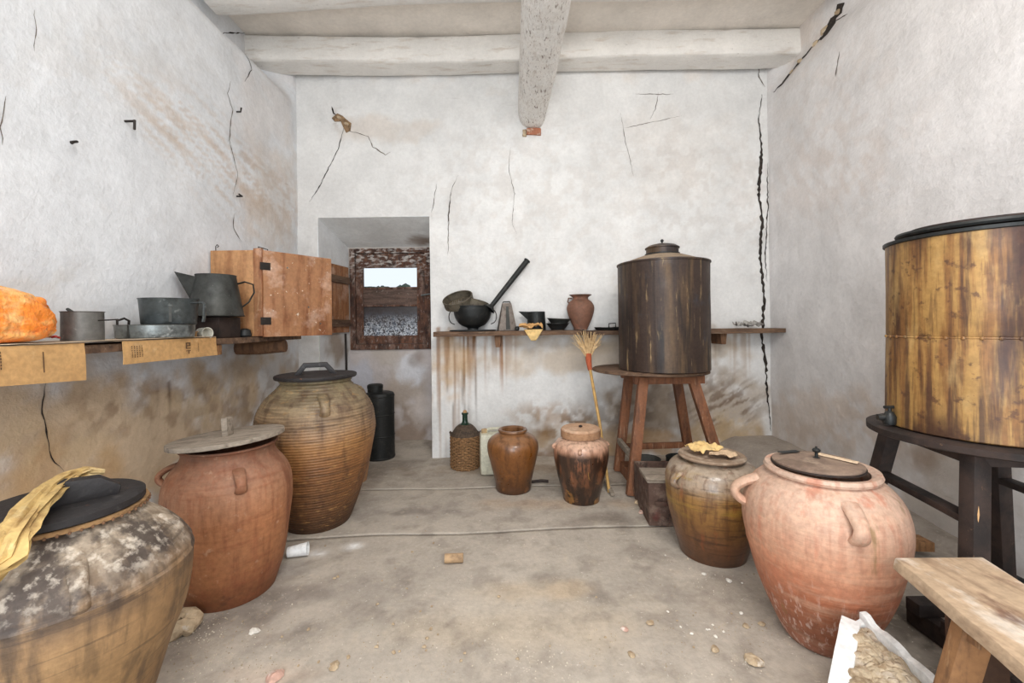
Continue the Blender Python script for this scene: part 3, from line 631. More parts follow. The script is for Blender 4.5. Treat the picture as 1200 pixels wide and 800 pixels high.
B1 = jar('storage_jar', 'orange terracotta jar with a round grey plank lid and peg handle', -1.37, 2.06,
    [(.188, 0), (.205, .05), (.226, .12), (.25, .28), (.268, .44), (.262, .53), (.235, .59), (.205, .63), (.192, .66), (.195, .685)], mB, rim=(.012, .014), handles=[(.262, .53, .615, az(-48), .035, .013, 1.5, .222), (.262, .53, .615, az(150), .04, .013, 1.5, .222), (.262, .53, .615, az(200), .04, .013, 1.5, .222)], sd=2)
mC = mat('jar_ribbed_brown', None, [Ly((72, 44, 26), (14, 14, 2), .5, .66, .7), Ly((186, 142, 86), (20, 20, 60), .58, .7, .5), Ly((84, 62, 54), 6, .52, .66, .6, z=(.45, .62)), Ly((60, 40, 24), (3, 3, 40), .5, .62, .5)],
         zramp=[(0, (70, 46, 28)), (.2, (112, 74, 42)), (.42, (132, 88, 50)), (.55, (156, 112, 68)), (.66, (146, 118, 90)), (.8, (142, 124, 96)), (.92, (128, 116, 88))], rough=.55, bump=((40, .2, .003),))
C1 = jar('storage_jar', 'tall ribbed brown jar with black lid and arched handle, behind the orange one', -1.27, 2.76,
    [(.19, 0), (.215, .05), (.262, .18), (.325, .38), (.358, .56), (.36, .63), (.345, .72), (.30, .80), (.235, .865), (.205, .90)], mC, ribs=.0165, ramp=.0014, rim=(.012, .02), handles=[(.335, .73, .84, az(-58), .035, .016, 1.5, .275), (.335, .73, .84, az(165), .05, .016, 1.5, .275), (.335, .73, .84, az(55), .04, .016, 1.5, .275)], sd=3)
M().lathe([(.03, -.02), (.035, .0), (.03, .012), (.012, .012), (.012, -.01)], 16, T(*(.205*math.cos(az(-110)), .205*math.sin(az(-110)), .07), PI/2, 0, az(-20))).build('spout', mC, C1)
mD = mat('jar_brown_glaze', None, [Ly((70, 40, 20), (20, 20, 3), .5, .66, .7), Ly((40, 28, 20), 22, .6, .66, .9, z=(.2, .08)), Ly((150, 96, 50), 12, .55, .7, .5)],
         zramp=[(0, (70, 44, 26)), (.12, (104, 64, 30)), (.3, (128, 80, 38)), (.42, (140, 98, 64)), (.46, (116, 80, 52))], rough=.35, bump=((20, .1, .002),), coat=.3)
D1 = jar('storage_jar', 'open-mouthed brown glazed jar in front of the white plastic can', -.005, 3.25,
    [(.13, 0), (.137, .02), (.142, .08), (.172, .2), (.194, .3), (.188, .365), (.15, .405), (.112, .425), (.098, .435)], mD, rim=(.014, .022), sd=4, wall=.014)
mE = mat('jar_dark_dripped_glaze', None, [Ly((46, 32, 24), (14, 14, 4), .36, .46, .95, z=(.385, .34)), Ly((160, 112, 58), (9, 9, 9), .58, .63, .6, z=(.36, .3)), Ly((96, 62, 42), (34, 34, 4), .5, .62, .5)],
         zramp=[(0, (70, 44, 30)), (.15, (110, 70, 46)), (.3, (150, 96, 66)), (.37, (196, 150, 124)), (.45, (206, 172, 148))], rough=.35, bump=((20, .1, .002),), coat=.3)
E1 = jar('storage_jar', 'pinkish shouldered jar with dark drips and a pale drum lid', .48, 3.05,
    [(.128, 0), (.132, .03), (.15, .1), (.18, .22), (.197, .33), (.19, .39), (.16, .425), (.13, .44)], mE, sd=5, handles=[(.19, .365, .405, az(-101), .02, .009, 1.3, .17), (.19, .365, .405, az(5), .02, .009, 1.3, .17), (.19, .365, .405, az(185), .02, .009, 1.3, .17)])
slip = mat('yellow_slip', (150, 112, 56), [Ly((90, 60, 34), 30, .5, .6, .8)], rough=.4)
for (c_, r_, t0, t1) in ((-2.0, .055, -.5, 1.9), (-1.1, .07, 2.4, 4.2)):
    pts = []
    for i in range(15):
        a = t0+(t1-t0)*i/14; h = .25+r_*1.3*math.sin(a); q = float(np.interp(h, [.1, .22, .33, .39], [.15, .18, .197, .19]))-.0005
        aa = c_+r_/.19*math.cos(a); pts.append((q*math.cos(aa), q*math.sin(aa), h))
    M().tube(pts, [.001+.003*math.sin(PI*i/14) for i in range(15)], 5).build('slip_trail', slip, E1)
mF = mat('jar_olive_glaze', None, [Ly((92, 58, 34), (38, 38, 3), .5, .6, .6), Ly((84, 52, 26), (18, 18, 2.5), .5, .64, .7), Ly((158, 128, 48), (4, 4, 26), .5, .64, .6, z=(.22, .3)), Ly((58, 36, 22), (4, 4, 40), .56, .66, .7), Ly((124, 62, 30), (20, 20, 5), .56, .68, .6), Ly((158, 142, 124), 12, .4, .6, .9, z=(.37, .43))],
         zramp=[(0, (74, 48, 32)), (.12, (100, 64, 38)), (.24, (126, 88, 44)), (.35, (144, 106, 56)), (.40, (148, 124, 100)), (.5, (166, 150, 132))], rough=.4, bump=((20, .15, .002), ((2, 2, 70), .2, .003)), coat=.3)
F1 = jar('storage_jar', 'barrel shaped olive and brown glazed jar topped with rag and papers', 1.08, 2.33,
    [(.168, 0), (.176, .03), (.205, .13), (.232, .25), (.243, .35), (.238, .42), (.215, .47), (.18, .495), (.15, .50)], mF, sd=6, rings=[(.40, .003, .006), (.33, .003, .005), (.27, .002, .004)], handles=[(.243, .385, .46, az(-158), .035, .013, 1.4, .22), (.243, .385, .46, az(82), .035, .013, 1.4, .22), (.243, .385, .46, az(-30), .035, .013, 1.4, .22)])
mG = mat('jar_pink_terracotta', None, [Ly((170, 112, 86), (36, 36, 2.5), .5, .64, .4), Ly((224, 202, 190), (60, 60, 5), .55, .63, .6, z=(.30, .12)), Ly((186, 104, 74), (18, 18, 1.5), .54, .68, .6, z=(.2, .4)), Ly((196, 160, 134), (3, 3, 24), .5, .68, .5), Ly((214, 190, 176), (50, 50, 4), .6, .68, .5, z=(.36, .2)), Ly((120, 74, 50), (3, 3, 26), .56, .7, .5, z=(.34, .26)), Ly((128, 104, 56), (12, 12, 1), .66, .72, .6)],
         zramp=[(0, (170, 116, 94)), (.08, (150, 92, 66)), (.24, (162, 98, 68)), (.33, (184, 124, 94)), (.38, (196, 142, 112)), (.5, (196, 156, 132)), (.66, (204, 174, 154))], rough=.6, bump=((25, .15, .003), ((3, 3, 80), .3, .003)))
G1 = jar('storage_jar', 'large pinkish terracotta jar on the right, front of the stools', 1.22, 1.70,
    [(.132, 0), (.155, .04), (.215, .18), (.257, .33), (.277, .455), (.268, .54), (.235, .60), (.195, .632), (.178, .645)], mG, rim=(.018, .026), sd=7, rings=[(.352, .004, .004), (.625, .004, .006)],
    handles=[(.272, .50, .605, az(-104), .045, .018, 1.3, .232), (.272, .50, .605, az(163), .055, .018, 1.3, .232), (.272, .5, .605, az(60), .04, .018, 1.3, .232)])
mH = mat('jar_small_tan', (178, 136, 100), [Ly((130, 96, 70), 10, .5, .65, .6)])
jar('storage_jar', 'narrow tan jar with flat mouth squeezed behind the ribbed one', -1.30, 3.46, [(.1, 0), (.13, .2), (.15, .45), (.135, .6), (.085, .69), (.055, .73), (.06, .75)], mH, rim=(.012, .012), sd=9, wall=.015)

# lids
def lid(label, x, y, z, r, th, m, parts=None, rot=0, tx=0, ty=0, prof=None, name='jar_lid'):
    t = thing(name, label, 'lid', (x, y, z)); t.rotation_euler = (tx, ty, rot)
    if prof: M().lathe(prof, 56, wob=.006, seed=r*50).build('disc', m, t)
    elif prof is None and th: M().lathe([(r*.985, 0), (r, th*.3), (r, th*.8), (r*.985, th)], 56, wob=.006, seed=r*50).build('disc', m, t)
    return t
la = lid('black tarred wooden lid with worn edges under the yellow cloth', -1.27, 1.2, .746, .175, .026, blackwood, prof=[(.17, 0), (.178, .004), (.178, .022), (.168, .028)])
M().prism([(-.10, .026), (.09, .026), (.095, .05), (.05, .085), (-.03, .092), (-.09, .045)], .045, T(.045, -.01, 0, 0, 0, az(48))).build('handle', blackwood, la, bevel=.006)
M().lathe([(.16, -.010), (.184, -.010), (.186, -.001), (.17, 0)], 48).build('rim_ring', mat('lid_ring_tan', (158, 122, 82), [Ly((96, 70, 44), 30, .5, .65, .7)]), la)
for i in range(54):
    a = 2*PI*i/54
    if i == 0: st_ = M().lathe([(.001, -.004), (.0035, -.002), (.0035, .002), (.001, .004)], 6).build('stud', oldwood, la, loc=(.187, 0, -.010))
    else:
        d = st_.copy(); COL.objects.link(d); d.parent = la; d.location = (.187*math.cos(a), .187*math.sin(a), -.010)
lb = thing('jar_lid', 'round grey plank lid with wooden peg handle on the orange jar', 'lid', (-1.37, 2.05, .716)); lb.rotation_euler = (az(-2), az(-4), az(8))
def discboard(parent, R, y0, y1, z0, z1, m, nm='plank', n=16):
    xs = []
    y0_, y1_ = max(y0, -R*.999), min(y1, R*.999)
    pts = []
    for i in range(n+1):
        y = y0_+(y1_-y0_)*i/n; pts.append((math.sqrt(max(R*R-y*y, 0)), y))
    poly = pts+[(-x, y) for x, y in reversed(pts)]
    k = len(poly); vs = [(x, y, z0) for x, y in poly]+[(x, y, z1) for x, y in poly]
    fs = [tuple(range(k-1, -1, -1)), tuple(range(k, 2*k))]+[(i, (i+1) % k, (i+1) % k+k, i+k) for i in range(k)]
    return M().add(vs, fs).build(nm, m, parent, bevel=.002)
for (a, b) in ((-.25, -.085), (-.083, .07), (.072, .25)): discboard(lb, .24, a, b, 0, .02, greywood)
M().box(-.16, .16, -.03, .03, -.014, -.0005).build('batten', oldwoodh, lb, bevel=.003)
M().box(-.013, .013, -.03, .03, .02, .105).build('handle', greywood, lb, bevel=.004)
lc = lid('black wooden lid with arched strap handle on the tall ribbed jar', -1.27, 2.76, .925, .245, .022, blackwood, rot=az(10))
M().lathe([(.16, -.018), (.18, -.018), (.18, 0), (.16, 0)], 40).build('rim_ring', blackwood, lc)
M().prism([(-.13, .02), (-.09, .02), (-.06, .065), (.05, .065), (.085, .02), (.125, .02), (.065, .095), (-.075, .095)], .04, T(0, 0, 0, 0, 0, az(15))).build('handle', blackwood, lc, bevel=.005)
le = thing('jar_lid', 'pale wooden drum lid closing the dripped jar', 'lid', (.48, 3.05, .444))
M().lathe([(.128, 0), (.136, .003), (.137, .058), (.128, .066)], 48, wob=.005).build('disc', mat('pale_pink_wood', (196, 158, 128), [Ly((160, 122, 94), (20, 20, 20), .5, .65, .6), Ly((222, 194, 168), 9, .5, .7, .5)], rough=.8), le)
M().lathe([(.138, .004), (.141, .004), (.141, .05), (.138, .05)], 48, wob=.005).build('band', mat('lid_band_brown', (168, 128, 96), [Ly((118, 84, 58), 18, .5, .66, .6)]), le)
M().lathe([(.008, .066), (.014, .07), (.014, .076), (.006, .08)], 10).build('knob', darkwood, le)
mlf = mat('dusty_stoneware_lid', (146, 124, 104), [Ly((196, 178, 158), 12, .5, .65, .6), Ly((88, 66, 52), 14, .55, .66, .7)], rough=.8)
lf = lid('dished stoneware lid under a rag on the olive glazed jar', 1.08, 2.33, .512, .17, .02, mlf, prof=[(.148, 0), (.166, .004), (.170, .012), (.163, .019), (.14, .016), (.136, .012), (.128, .014), (.1, .012), (.02, .014)])
mlg = mat('dusty_dark_lid', (142, 120, 104), [Ly((102, 84, 72), 9, .45, .64, .7), Ly((180, 160, 140), 16, .55, .7, .5)], rough=.75)
lgo = lid('flat dusty lid with small black knob, set on the big pink jar', 1.215, 1.70, .674, .15, .012, mlg, prof=[(.148, 0), (.154, .003), (.154, .010), (.148, .013), (.1, .02), (.02, .026)], tx=az(-1))
lgo.location.y += .012
M().lathe([(.152, -.003), (.158, -.003), (.158, .004), (.152, .004)], 48).build('rim_ring', darkwood, lgo)
M().lathe([(.012, .02), (.014, .026), (.006, .03), (.006, .045), (.013, .05), (.015, .056), (.011, .062), (.004, .065), (.004, .07)], 14).build('knob', iron, lgo)
tg = M().box(-.07, .07, -.014, .014, 0, .004).build('wooden_tag', mat('pale_card', (216, 190, 160), rough=.9), bevel=.001, loc=(1.285, 1.70, .700)); tg.rotation_euler = (0, az(2), az(-52)); tag(tg, 'narrow pale wooden strip lying on the lid of the big pink jar', 'tag')
tg2 = M().box(-.045, .045, -.012, .012, 0, .003).build('metal_strip', iron, bevel=.001, loc=(1.16, 1.80, .697)); tg2.rotation_euler = (0, 0, az(10)); tag(tg2, 'small dark metal strip at the back of the lid on the pink jar', 'strip')

# crumpled sheets
def sheet(name, pts_fn, nu, nv, m, th=.003, parent=None, loc=None, smooth=True):
    vs = [pts_fn(i/nu, j/nv) for j in range(nv+1) for i in range(nu+1)]
    fs = [(j*(nu+1)+i, j*(nu+1)+i+1, (j+1)*(nu+1)+i+1, (j+1)*(nu+1)+i) for j in range(nv) for i in range(nu)]
    o = M().add(vs, fs).build(name, m, parent, loc=loc, smooth=smooth)
    sd = o.modifiers.new('thickness', 'SOLIDIFY'); sd.thickness = th; sd.offset = 1
    return o
def rag_sheet(name, label, cat, x, y, z, w_, d_, m, sd, amp=.02, rz=0):
    def f(u, v):
        a, b = (u-.5)*w_*(1+.3*(float(fbm(v*3, sd, 1, 2))-.5)), (v-.5)*d_*(1+.4*(float(fbm(u*3, sd, 2, 2))-.5))
        h = amp*float(fbm(u*4, v*4, sd, 3))*1.6
        return (a*math.cos(rz)-b*math.sin(rz), a*math.sin(rz)+b*math.cos(rz), h)
    return tag(sheet(name, f, 22, 16, m, loc=(x, y, z)), label, cat)
rag_sheet('crumpled_paper', 'crumpled yellow paper on the stoneware lid of the olive jar', 'paper', 1.04, 2.35, .534, .15, .12, paper, 3, .04, .3)
rag_sheet('paper_scrap', 'flat pale paper scrap at the front of the stoneware lid', 'paper', 1.115, 2.275, .533, .13, .09, mat('pale_scrap', (206, 178, 146), [Ly((120, 90, 66), 20, .58, .66, .7)]), 9, .02, -.3)
# cloth over jar A : twisted yellow rag from the lid handle towards the left edge
path = [P(122, 553, 1.30), P(100, 552, 1.27), P(80, 560, 1.22), P(58, 574, 1.14), P(40, 592, 1.06), P(24, 612, 1.0), P(8, 634, .96), P(-4, 662, .93), P(-24, 690, .92)]
base_r = [.010, .02, .024, .026, .026, .028, .032, .034, .026]
pp_ = []; rr_ = []
for i in range(len(path)-1):
    for k in range(6): t = k/6; pp_.append(path[i].lerp(path[i+1], t)); rr_.append(base_r[i]*(1-t)+base_r[i+1]*t)
vs = []; fs = []; K = 40
for i, (p, r) in enumerate(zip(pp_, rr_)):
    t = (pp_[min(i+1, len(pp_)-1)]-pp_[max(i-1, 0)]).normalized(); s_ = t.cross(Vector((0, 0, 1))).normalized(); u_ = s_.cross(t)
    for k in range(K):
        a = 2*PI*k/K; q = r*(1+.2*math.sin(a*7+i*.16)+.18*math.sin(a*13-i*.25)+.3*(float(fbm(i*.3, a*1.5, 4, 3))-.5))
        vs.append(p+s_*math.cos(a)*q*1.1+u_*math.sin(a)*q*.6)
for i in range(len(pp_)-1):
    for k in range(K): fs.append((i*K+k, i*K+(k+1) % K, (i+1)*K+(k+1) % K, (i+1)*K+k))
fs += [tuple(range(K)), tuple(range(len(pp_)*K-1, len(pp_)*K-K-1, -1))]
tag(M().add(vs, fs).build('cloth', rag), 'twisted dirty yellow cloth draped over the black lid at far left', 'cloth')

# ---------------------------------------------------------------- canister, demijohn, plastic can
cn = thing('oil_canister', 'black metal canister with short neck standing in the niche below the window', 'canister', (-1.27, 4.06, 0.0))
M().lathe(interp([(.135, 0), (.137, .02), (.135, .3), (.136, .60)], 9)+[(.13, .615), (.09, .63)], 40).build('body', iron, cn)
M().lathe([(.06, .625), (.07, .63), (.07, .66), (.074, .662), (.074, .69), (.06, .70)], 24, T(-.04, 0, 0)).build('cap', iron, cn)
for z in (.02, .22, .42, .59): M().lathe([(.137, z-.006), (.141, z), (.137, z+.006), (.135, z)], 40, c0=False, c1=False).build('ridge', iron, cn)
dj = thing('demijohn', 'green glass demijohn in a wicker basket beside the white plastic can', 'demijohn', (-.425, 3.76, 0))
M().lathe(interp([(.11, .02), (.12, .1), (.12, .26), (.10, .33), (.05, .375), (.026, .40), (.023, .46)], 40)+[(.03, .465), (.03, .478), (.018, .48)], 32).build('bottle', glassgreen, dj)
M().lathe([(.018, .476), (.018, .49), (.012, .5)], 12).build('cork', cork, dj)
wk = []
M().lathe(interp([(.124, .27), (.118, .30), (.085, .35), (.05, .378)], 18)+[(.045, .375)], 40, c0=False, c1=False).build('wicker_shoulder', wickerdark, dj)
bk = M()
rows = 20; stakes = 30
for j in range(rows):
    h = .006+j*.0145; n = 120; pts = []
    for i in range(n):
        a = 2*PI*i/n; rr = (.118 if j == 0 else .127)+.0035*math.cos(a*stakes/2+j*PI); pts.append((rr*math.cos(a), rr*math.sin(a), h))
    bk.tube(pts, .0068, 5, closed=True)
b_ = bk.build('basket', wicker, dj); b_['kind'] = 'stuff'
for s_ in (-1, 1):
    M().tube([(s_*.115, .03, .275), (s_*.132, .02, .31), (s_*.132, -.03, .315), (s_*.115, -.045, .28)], .006, 6).build('handle', wickerdark, dj)
M().lathe([(.128, .285), (.134, .29), (.128, .30), (.12, .295)], 40, c0=False, c1=False).build('rim', wickerdark, dj)
jc = thing('plastic_can', 'aged white plastic can with moulded handle behind the brown jar', 'can', (-.155, 3.60, 0), az(6))
M().box(-.13, .13, -.075, .075, .004, .345).build('body', whiteplastic, jc, bevel=.03)
M().tube([(-.08, 0, .335), (-.06, 0, .372), (.06, 0, .378), (.10, 0, .335)], .015, 10, sq=(1, .8)).build('handle', whiteplastic, jc)
M().lathe([(.026, .34), (.026, .37), (.022, .375)], 16, T(-.09, 0, 0)).build('cap', mat('tan_cap', (176, 150, 112), rough=.6), jc)
sk = M().tube([(.12, 3.35, .012), (.22, 3.37, .014), (.27, 3.36, .012)], .011, 7).build('stick', darkwood); tag(sk, 'short dark stick on the floor right of the brown open jar', 'stick')

# ---------------------------------------------------------------- tanks and stools
mT1 = mat('dark_stained_tank_metal', (62, 48, 41), [Ly((104, 82, 58), (9, 9, 1), .5, .66, .8), Ly((170, 144, 104), (26, 26, 3), .61, .68, .75), Ly((30, 27, 28), (14, 14, 1.2), .5, .62, .8), Ly((62, 66, 74), 6, .58, .7, .5)], rough=.5, metal=.25, bump=((30, .15, .002),))
mT1t = mat('dusty_tank_shoulder', (160, 140, 118), [Ly((110, 92, 76), 12, .5, .66, .6)], rough=.85)
tk = thing('metal_tank', 'dark streaked cylindrical tank with conical top on the four-legged stool at the back', 'tank', (1.19, 3.36, .885))
M().lathe([(.336, 0), (.342, .004), (.341, .2), (.343, .41), (.342, .62), (.344, .815)], 72, wob=.003).build('body', mT1, tk)
M().lathe([(.344, .812), (.350, .815), (.350, .826), (.342, .83)], 72, c0=False, c1=False).build('rim', mT1, tk)
M().lathe([(.343, .82), (.25, .855), (.165, .885), (.13, .893)], 56, c0=False).build('shoulder', mT1t, tk)
M().box(-.006, .006, -.346, -.338, .01, .81, T(0, 0, 0, 0, 0, az(-28))).build('seam', mT1, tk, bevel=.001)
tl = thing('tank_lid', 'small domed metal lid with a knob on the dark back tank', 'lid', (1.19, 3.36, 1.777))
M().lathe([(.118, 0), (.122, .004), (.122, .05), (.130, .052), (.130, .060), (.10, .078), (.05, .09), (.01, .093)], 44).build('disc', mT1, tl)
M().lathe([(.128, .0), (.132, .003), (.132, .012), (.12, .013)], 44).build('rim', iron, tl)
M().lathe([(.008, .09), (.006, .105), (.013, .112), (.012, .122), (.004, .128)], 12).build('knob', iron, tl)

def beam_between(a, b, w_, d_, m, nm, parent, bev=.004, up=Vector((0, 1, 0))):
    a, b = Vector(a), Vector(b); t = (b-a); L = t.length; t.normalize(); s_ = t.cross(up).normalized(); u_ = s_.cross(t)
    vs = []
    for p in (a, b):
        for (i, j) in ((-1, -1), (1, -1), (1, 1), (-1, 1)): vs.append(p+s_*i*w_/2+u_*j*d_/2)
    return M().add(vs, [(0, 1, 2, 3), (7, 6, 5, 4), (0, 4, 5, 1), (1, 5, 6, 2), (2, 6, 7, 3), (3, 7, 4, 0)]).build(nm, m, parent, bevel=bev)
st = thing('wooden_stool', 'tall four-legged wooden stool with round top carrying the back tank', 'stool', (0, 0, 0))
dt = M().lathe([(.435, 0), (.45, .006), (.45, .022), (.44, .028)], 64, T(1.12, 3.5, .850, az(-.5), az(0.6), 0), wob=.012, seed=2).build('top', oldwoodh, st)
tops = [(.985, 3.22), (.99, 3.62), (1.375, 3.60), (1.365, 3.25)]
feet = [(.845, 3.08), (.88, 3.60), (1.53, 3.68), (1.56, 3.10)]
for (a, b) in zip(tops, feet): beam_between((a[0], a[1], .835), (b[0], b[1], .005), .072, .055, stoolwood, 'leg', st)
beam_between((.92, 3.24, .815), (1.45, 3.24, .815), .05, .06, stoolwood, 'apron', st, up=Vector((0, 0, 1)))
beam_between((.92, 3.62, .815), (1.45, 3.60, .815), .05, .06, stoolwood, 'apron', st, up=Vector((0, 0, 1)))
beam_between((.875, 3.13, .26), (.89, 3.60, .26), .03, .05, greywood, 'stretcher', st, up=Vector((0, 0, 1)))
beam_between((.88, 3.62, .20), (1.52, 3.66, .20), .03, .05, stoolwood, 'stretcher', st, up=Vector((0, 0, 1)))
bd = M().box(-.32, .32, -.16, .16, 0, .09).build('low_crate', stoolwood, bevel=.005, loc=(1.21, 3.42, .002)); tag(bd, 'low wooden crate on the floor beneath the back stool', 'crate')
def tinring(label, x, y, z, r, h, m):
    t = thing('round_tin', label, 'tin', (x, y, z))
    M().lathe([(r*.97, 0), (r, .003), (r, h), (r-.006, h), (r-.008, .01), (.01, .008)], 36).build('body', m, t)
    M().lathe([(r-.002, h-.004), (r+.004, h), (r-.002, h+.004), (r-.006, h)], 36, c0=False, c1=False).build('rim', iron, t)
tinring('open round dark tin, left of the two under the back stool', 1.06, 3.40, .094, .105, .075, mat('grey_dark_tin', (74, 72, 68), rough=.6))
tinring('shorter round black tin, right of the two under the back stool', 1.33, 3.42, .094, .105, .075, iron)
bx = thing('wooden_box', 'dark worn wooden box wedged between stool and olive glazed jar', 'box', (.965, 2.82, .003), az(-4))
mbx = mat('worn_purple_brown_wood', (84, 62, 52), [Ly((132, 112, 98), 14, .5, .64, .6), Ly((96, 44, 38), 9, .58, .68, .6), Ly((40, 30, 26), 18, .56, .66, .7)], rough=.8, bump=((40, .3, .004),))
W_, D_, H_ = .125, .21, .265
M().box(-W_, W_, -D_, D_, 0, .02).build('bottom', mbx, bx, bevel=.003)
for s_ in (-1, 1): M().box(min(s_*W_, s_*(W_-.018)), max(s_*W_, s_*(W_-.018)), -D_+.019, D_-.019, .02, H_).build('side', mbx, bx, bevel=.003)
M().box(-W_, W_, -D_, -D_+.018, .02, H_).build('front', mbx, bx, bevel=.003); M().box(-W_, W_, D_-.018, D_, .02, H_).build('back', mbx, bx, bevel=.003)
M().box(-W_-.01, W_+.01, -D_-.01, D_-.2, H_+.001, H_+.02).build('top_board', greywood, bx, bevel=.003)
M().box(-.09, .02, -D_-.018, -D_-.001, .13, .155).build('handle', mbx, bx, bevel=.004)

# right stand with the big rusty tank
TX, TY, TZ = 1.733, 1.572, .842
mT2 = mat('rust_stained_yellow_tank', (166, 128, 74), [Ly((124, 82, 46), (30, 30, 2.4), .46, .58, .8), Ly((72, 48, 38), (26, 26, 1.6), .5, .6, .85), Ly((64, 42, 36), (7, 7, .9), .54, .62, .9), Ly((204, 172, 116), (9, 9, 3), .55, .7, .6), Ly((78, 50, 38), 26, .58, .66, .75), Ly((84, 56, 40), (60, 60, 6), .56, .66, .5), Ly((70, 46, 36), (9, 9, 5), .45, .6, .9, z=(.12, .02)), Ly((74, 48, 36), (10, 10, 6), .42, .6, .85, z=(.61, .70))], rough=.45, metal=.15, bump=((25, .2, .003),))
t2 = thing('metal_tank', 'rusty yellow cylindrical tank on the dark stand at the right edge', 'tank', (TX, TY, TZ))
M().lathe([(.272, 0), (.276, .004), (.273, .2), (.271, .335), (.268, .345), (.271, .352), (.269, .52), (.268, .700)], 80, wob=.004).build('body', mT2, t2)
M().lathe([(.268, .695), (.275, .698), (.275, .709), (.262, .710)], 80, c0=False, c1=False).build('rim', iron, t2)
for h_ in (.342,):
    M().lathe([(.270, h_-.004), (.2725, h_), (.270, h_+.004), (.268, h_)], 80, c0=False, c1=False).build('seam', mT2, t2)
for i in range(22):
    a = az(150+i*9); M().lathe([(.0065, 0), (.006, .003), (.002, .005)], 7, T(.272*math.cos(a), .272*math.sin(a), .358, 0, PI/2, 0) if False else Matrix.Translation((.272*math.cos(a), .272*math.sin(a), .342)) @ Matrix.Rotation(a, 4, 'Z') @ Matrix.Rotation(PI/2, 4, 'Y')).build('rivet', mT2, t2)
tp = M(); ax, ay = .29*math.cos(az(165)), .29*math.sin(az(165))
M().tube([(.26*math.cos(az(165)), .26*math.sin(az(165)), .03), (.33*math.cos(az(165)), .33*math.sin(az(165)), .03)], .012, 10).lathe([(.02, .005), (.022, .015), (.022, .035), (.014, .05), (.006, .055), (.006, .07)], 12, T(ax, ay, 0)).build('tap', iron, t2)
M().tube([(ax-.02, ay, .07), (ax+.02, ay, .07)], .006, 8).build('tap_handle', iron, t2)
l2 = thing('tank_lid', 'wide black metal lid tilted on the rusty yellow tank', 'lid', (TX+.0, TY-.01, TZ+.722)); l2.rotation_euler = (az(1.5), az(-1.2), 0)
M().lathe([(.05, .004), (.22, 0), (.242, .004), (.246, .012), (.242, .020), (.22, .014), (.05, .03)], 64).build('disc', iron, l2)
M().lathe([(.185, .018), (.2, .018), (.2, .032), (.17, .034)], 56).build('ring', darkwood, l2)
s2 = thing('wooden_stand', 'dark round-topped wooden stand carrying the rusty yellow tank', 'stool', (0, 0, 0))
M().lathe([(.325, 0), (.335, .005), (.335, .026), (.325, .03)], 72, T(TX, TY, TZ-.034), wob=.006).build('top', darkwood, s2)
ang = [az(218), az(120), az(35), az(-55)]
LP = []
for a in ang:
    p0 = (TX+.265*math.cos(a), TY+.265*math.sin(a), TZ-.035); p1 = (TX+.44*math.cos(a), TY+.44*math.sin(a), .008)
    LP.append((Vector(p0), Vector(p1))); beam_between(p0, p1, .058, .05, darkwood, 'leg', s2, bev=.006)
for i in range(4):
    a, b = LP[i], LP[(i+1) % 4]; t = .27 if i % 2 == 0 else .42
    if i % 2 == 0: beam_between(a[0].lerp(a[1], t), b[0].lerp(b[1], t), .05, .025, darkwood, 'stretcher', s2, up=Vector((0, 0, 1)))
    beam_between(a[0].lerp(a[1], .03), b[0].lerp(b[1], .03), .045, .03, darkwood, 'apron', s2, up=Vector((0, 0, 1)))
# raw split patches on the front leg
a0, a1 = LP[0]; dd = (a1-a0)
for (t0, t1, w0) in ((.12, .34, .012), (.40, .66, .028)):
    q = a0.lerp(a1, (t0+t1)/2)
    vd = Vector((-q.x, -q.y, 0)).normalized()
    M().lathe([(.2*w0, -.5), (.7*w0, -.3), (w0, 0), (.7*w0, .25), (.1*w0, .5)], 9, Matrix.Translation(q+vd*.02) @ dd.to_track_quat('Z', 'Y').to_matrix().to_4x4() @ Matrix.Diagonal((1, 1, (t1-t0)*dd.length, 1)), wob=.15).build('split_wood', rawwood, s2)

# timber and pipes lying along the foot of the right wall
tag(plank('timber', 0, .62, -.045, .045, 0, .05, legwood, loc=(1.58, 2.28, .0+.03), sd=4), 'short brown timber lying on the floor behind the pink jar', 'timber')
tb = M().tube([(2.27, .9, .042), (2.28, 1.5, .042), (2.28, 2.02, .042)], .035, 14).build('pipe', iron); tag(tb, 'black pipe along the foot of the right wall under the rusty tank', 'pipe')
cr = thing('timber_rack', 'dark low timber rack on the floor beneath the rusty tank', 'rack', (0, 0, 0))
for y in (1.42, 1.56, 1.70): M().box(1.58, 1.88, y-.03, y+.03, .08, .13).build('slat', darkwood, cr, bevel=.004)
for x in (1.64, 1.82): M().box(x-.03, x+.03, 1.36, 1.76, .005, .078).build('runner', darkwood, cr, bevel=.004)

# ---------------------------------------------------------------- bench lower right
bn = thing('wooden_bench', 'rough plank bench with splayed legs at the lower right corner', 'bench', (0, 0, 0))
q = [P(1042, 657, 1.245), P(1146, 657, 1.245), P(1200, 692, 1.10), P(1200, 788, .843)]
zt = .555
d0 = Vector((1.10, 1.245)); d1 = Vector((1.362, 1.245)); dv = Vector((-.235, -1)).normalized()
vs = []; fs = []; n = 24
for i in range(n+1):
    t = i/n*1.05
    e = lambda k: .004*(float(fbm(t*9, k*3.3, 5, 3))-.5)*2
    l = d0+dv*(t+(0.008*math.sin(i*2.1) if i == 0 else 0)); r = d1+dv*t
    vs += [(l.x+e(0), l.y, zt-.03), (r.x+e(1), r.y, zt-.03), (r.x+e(1), r.y, zt+e(2)*.5), (l.x+.008+e(0), l.y, zt+e(3)*.5)]
for i in range(n):
    for k in range(4): fs.append((4*i+k, 4*i+(k+1) % 4, 4*i+4+(k+1) % 4, 4*i+4+k))
fs += [(3, 2, 1, 0), (4*n, 4*n+1, 4*n+2, 4*n+3)]
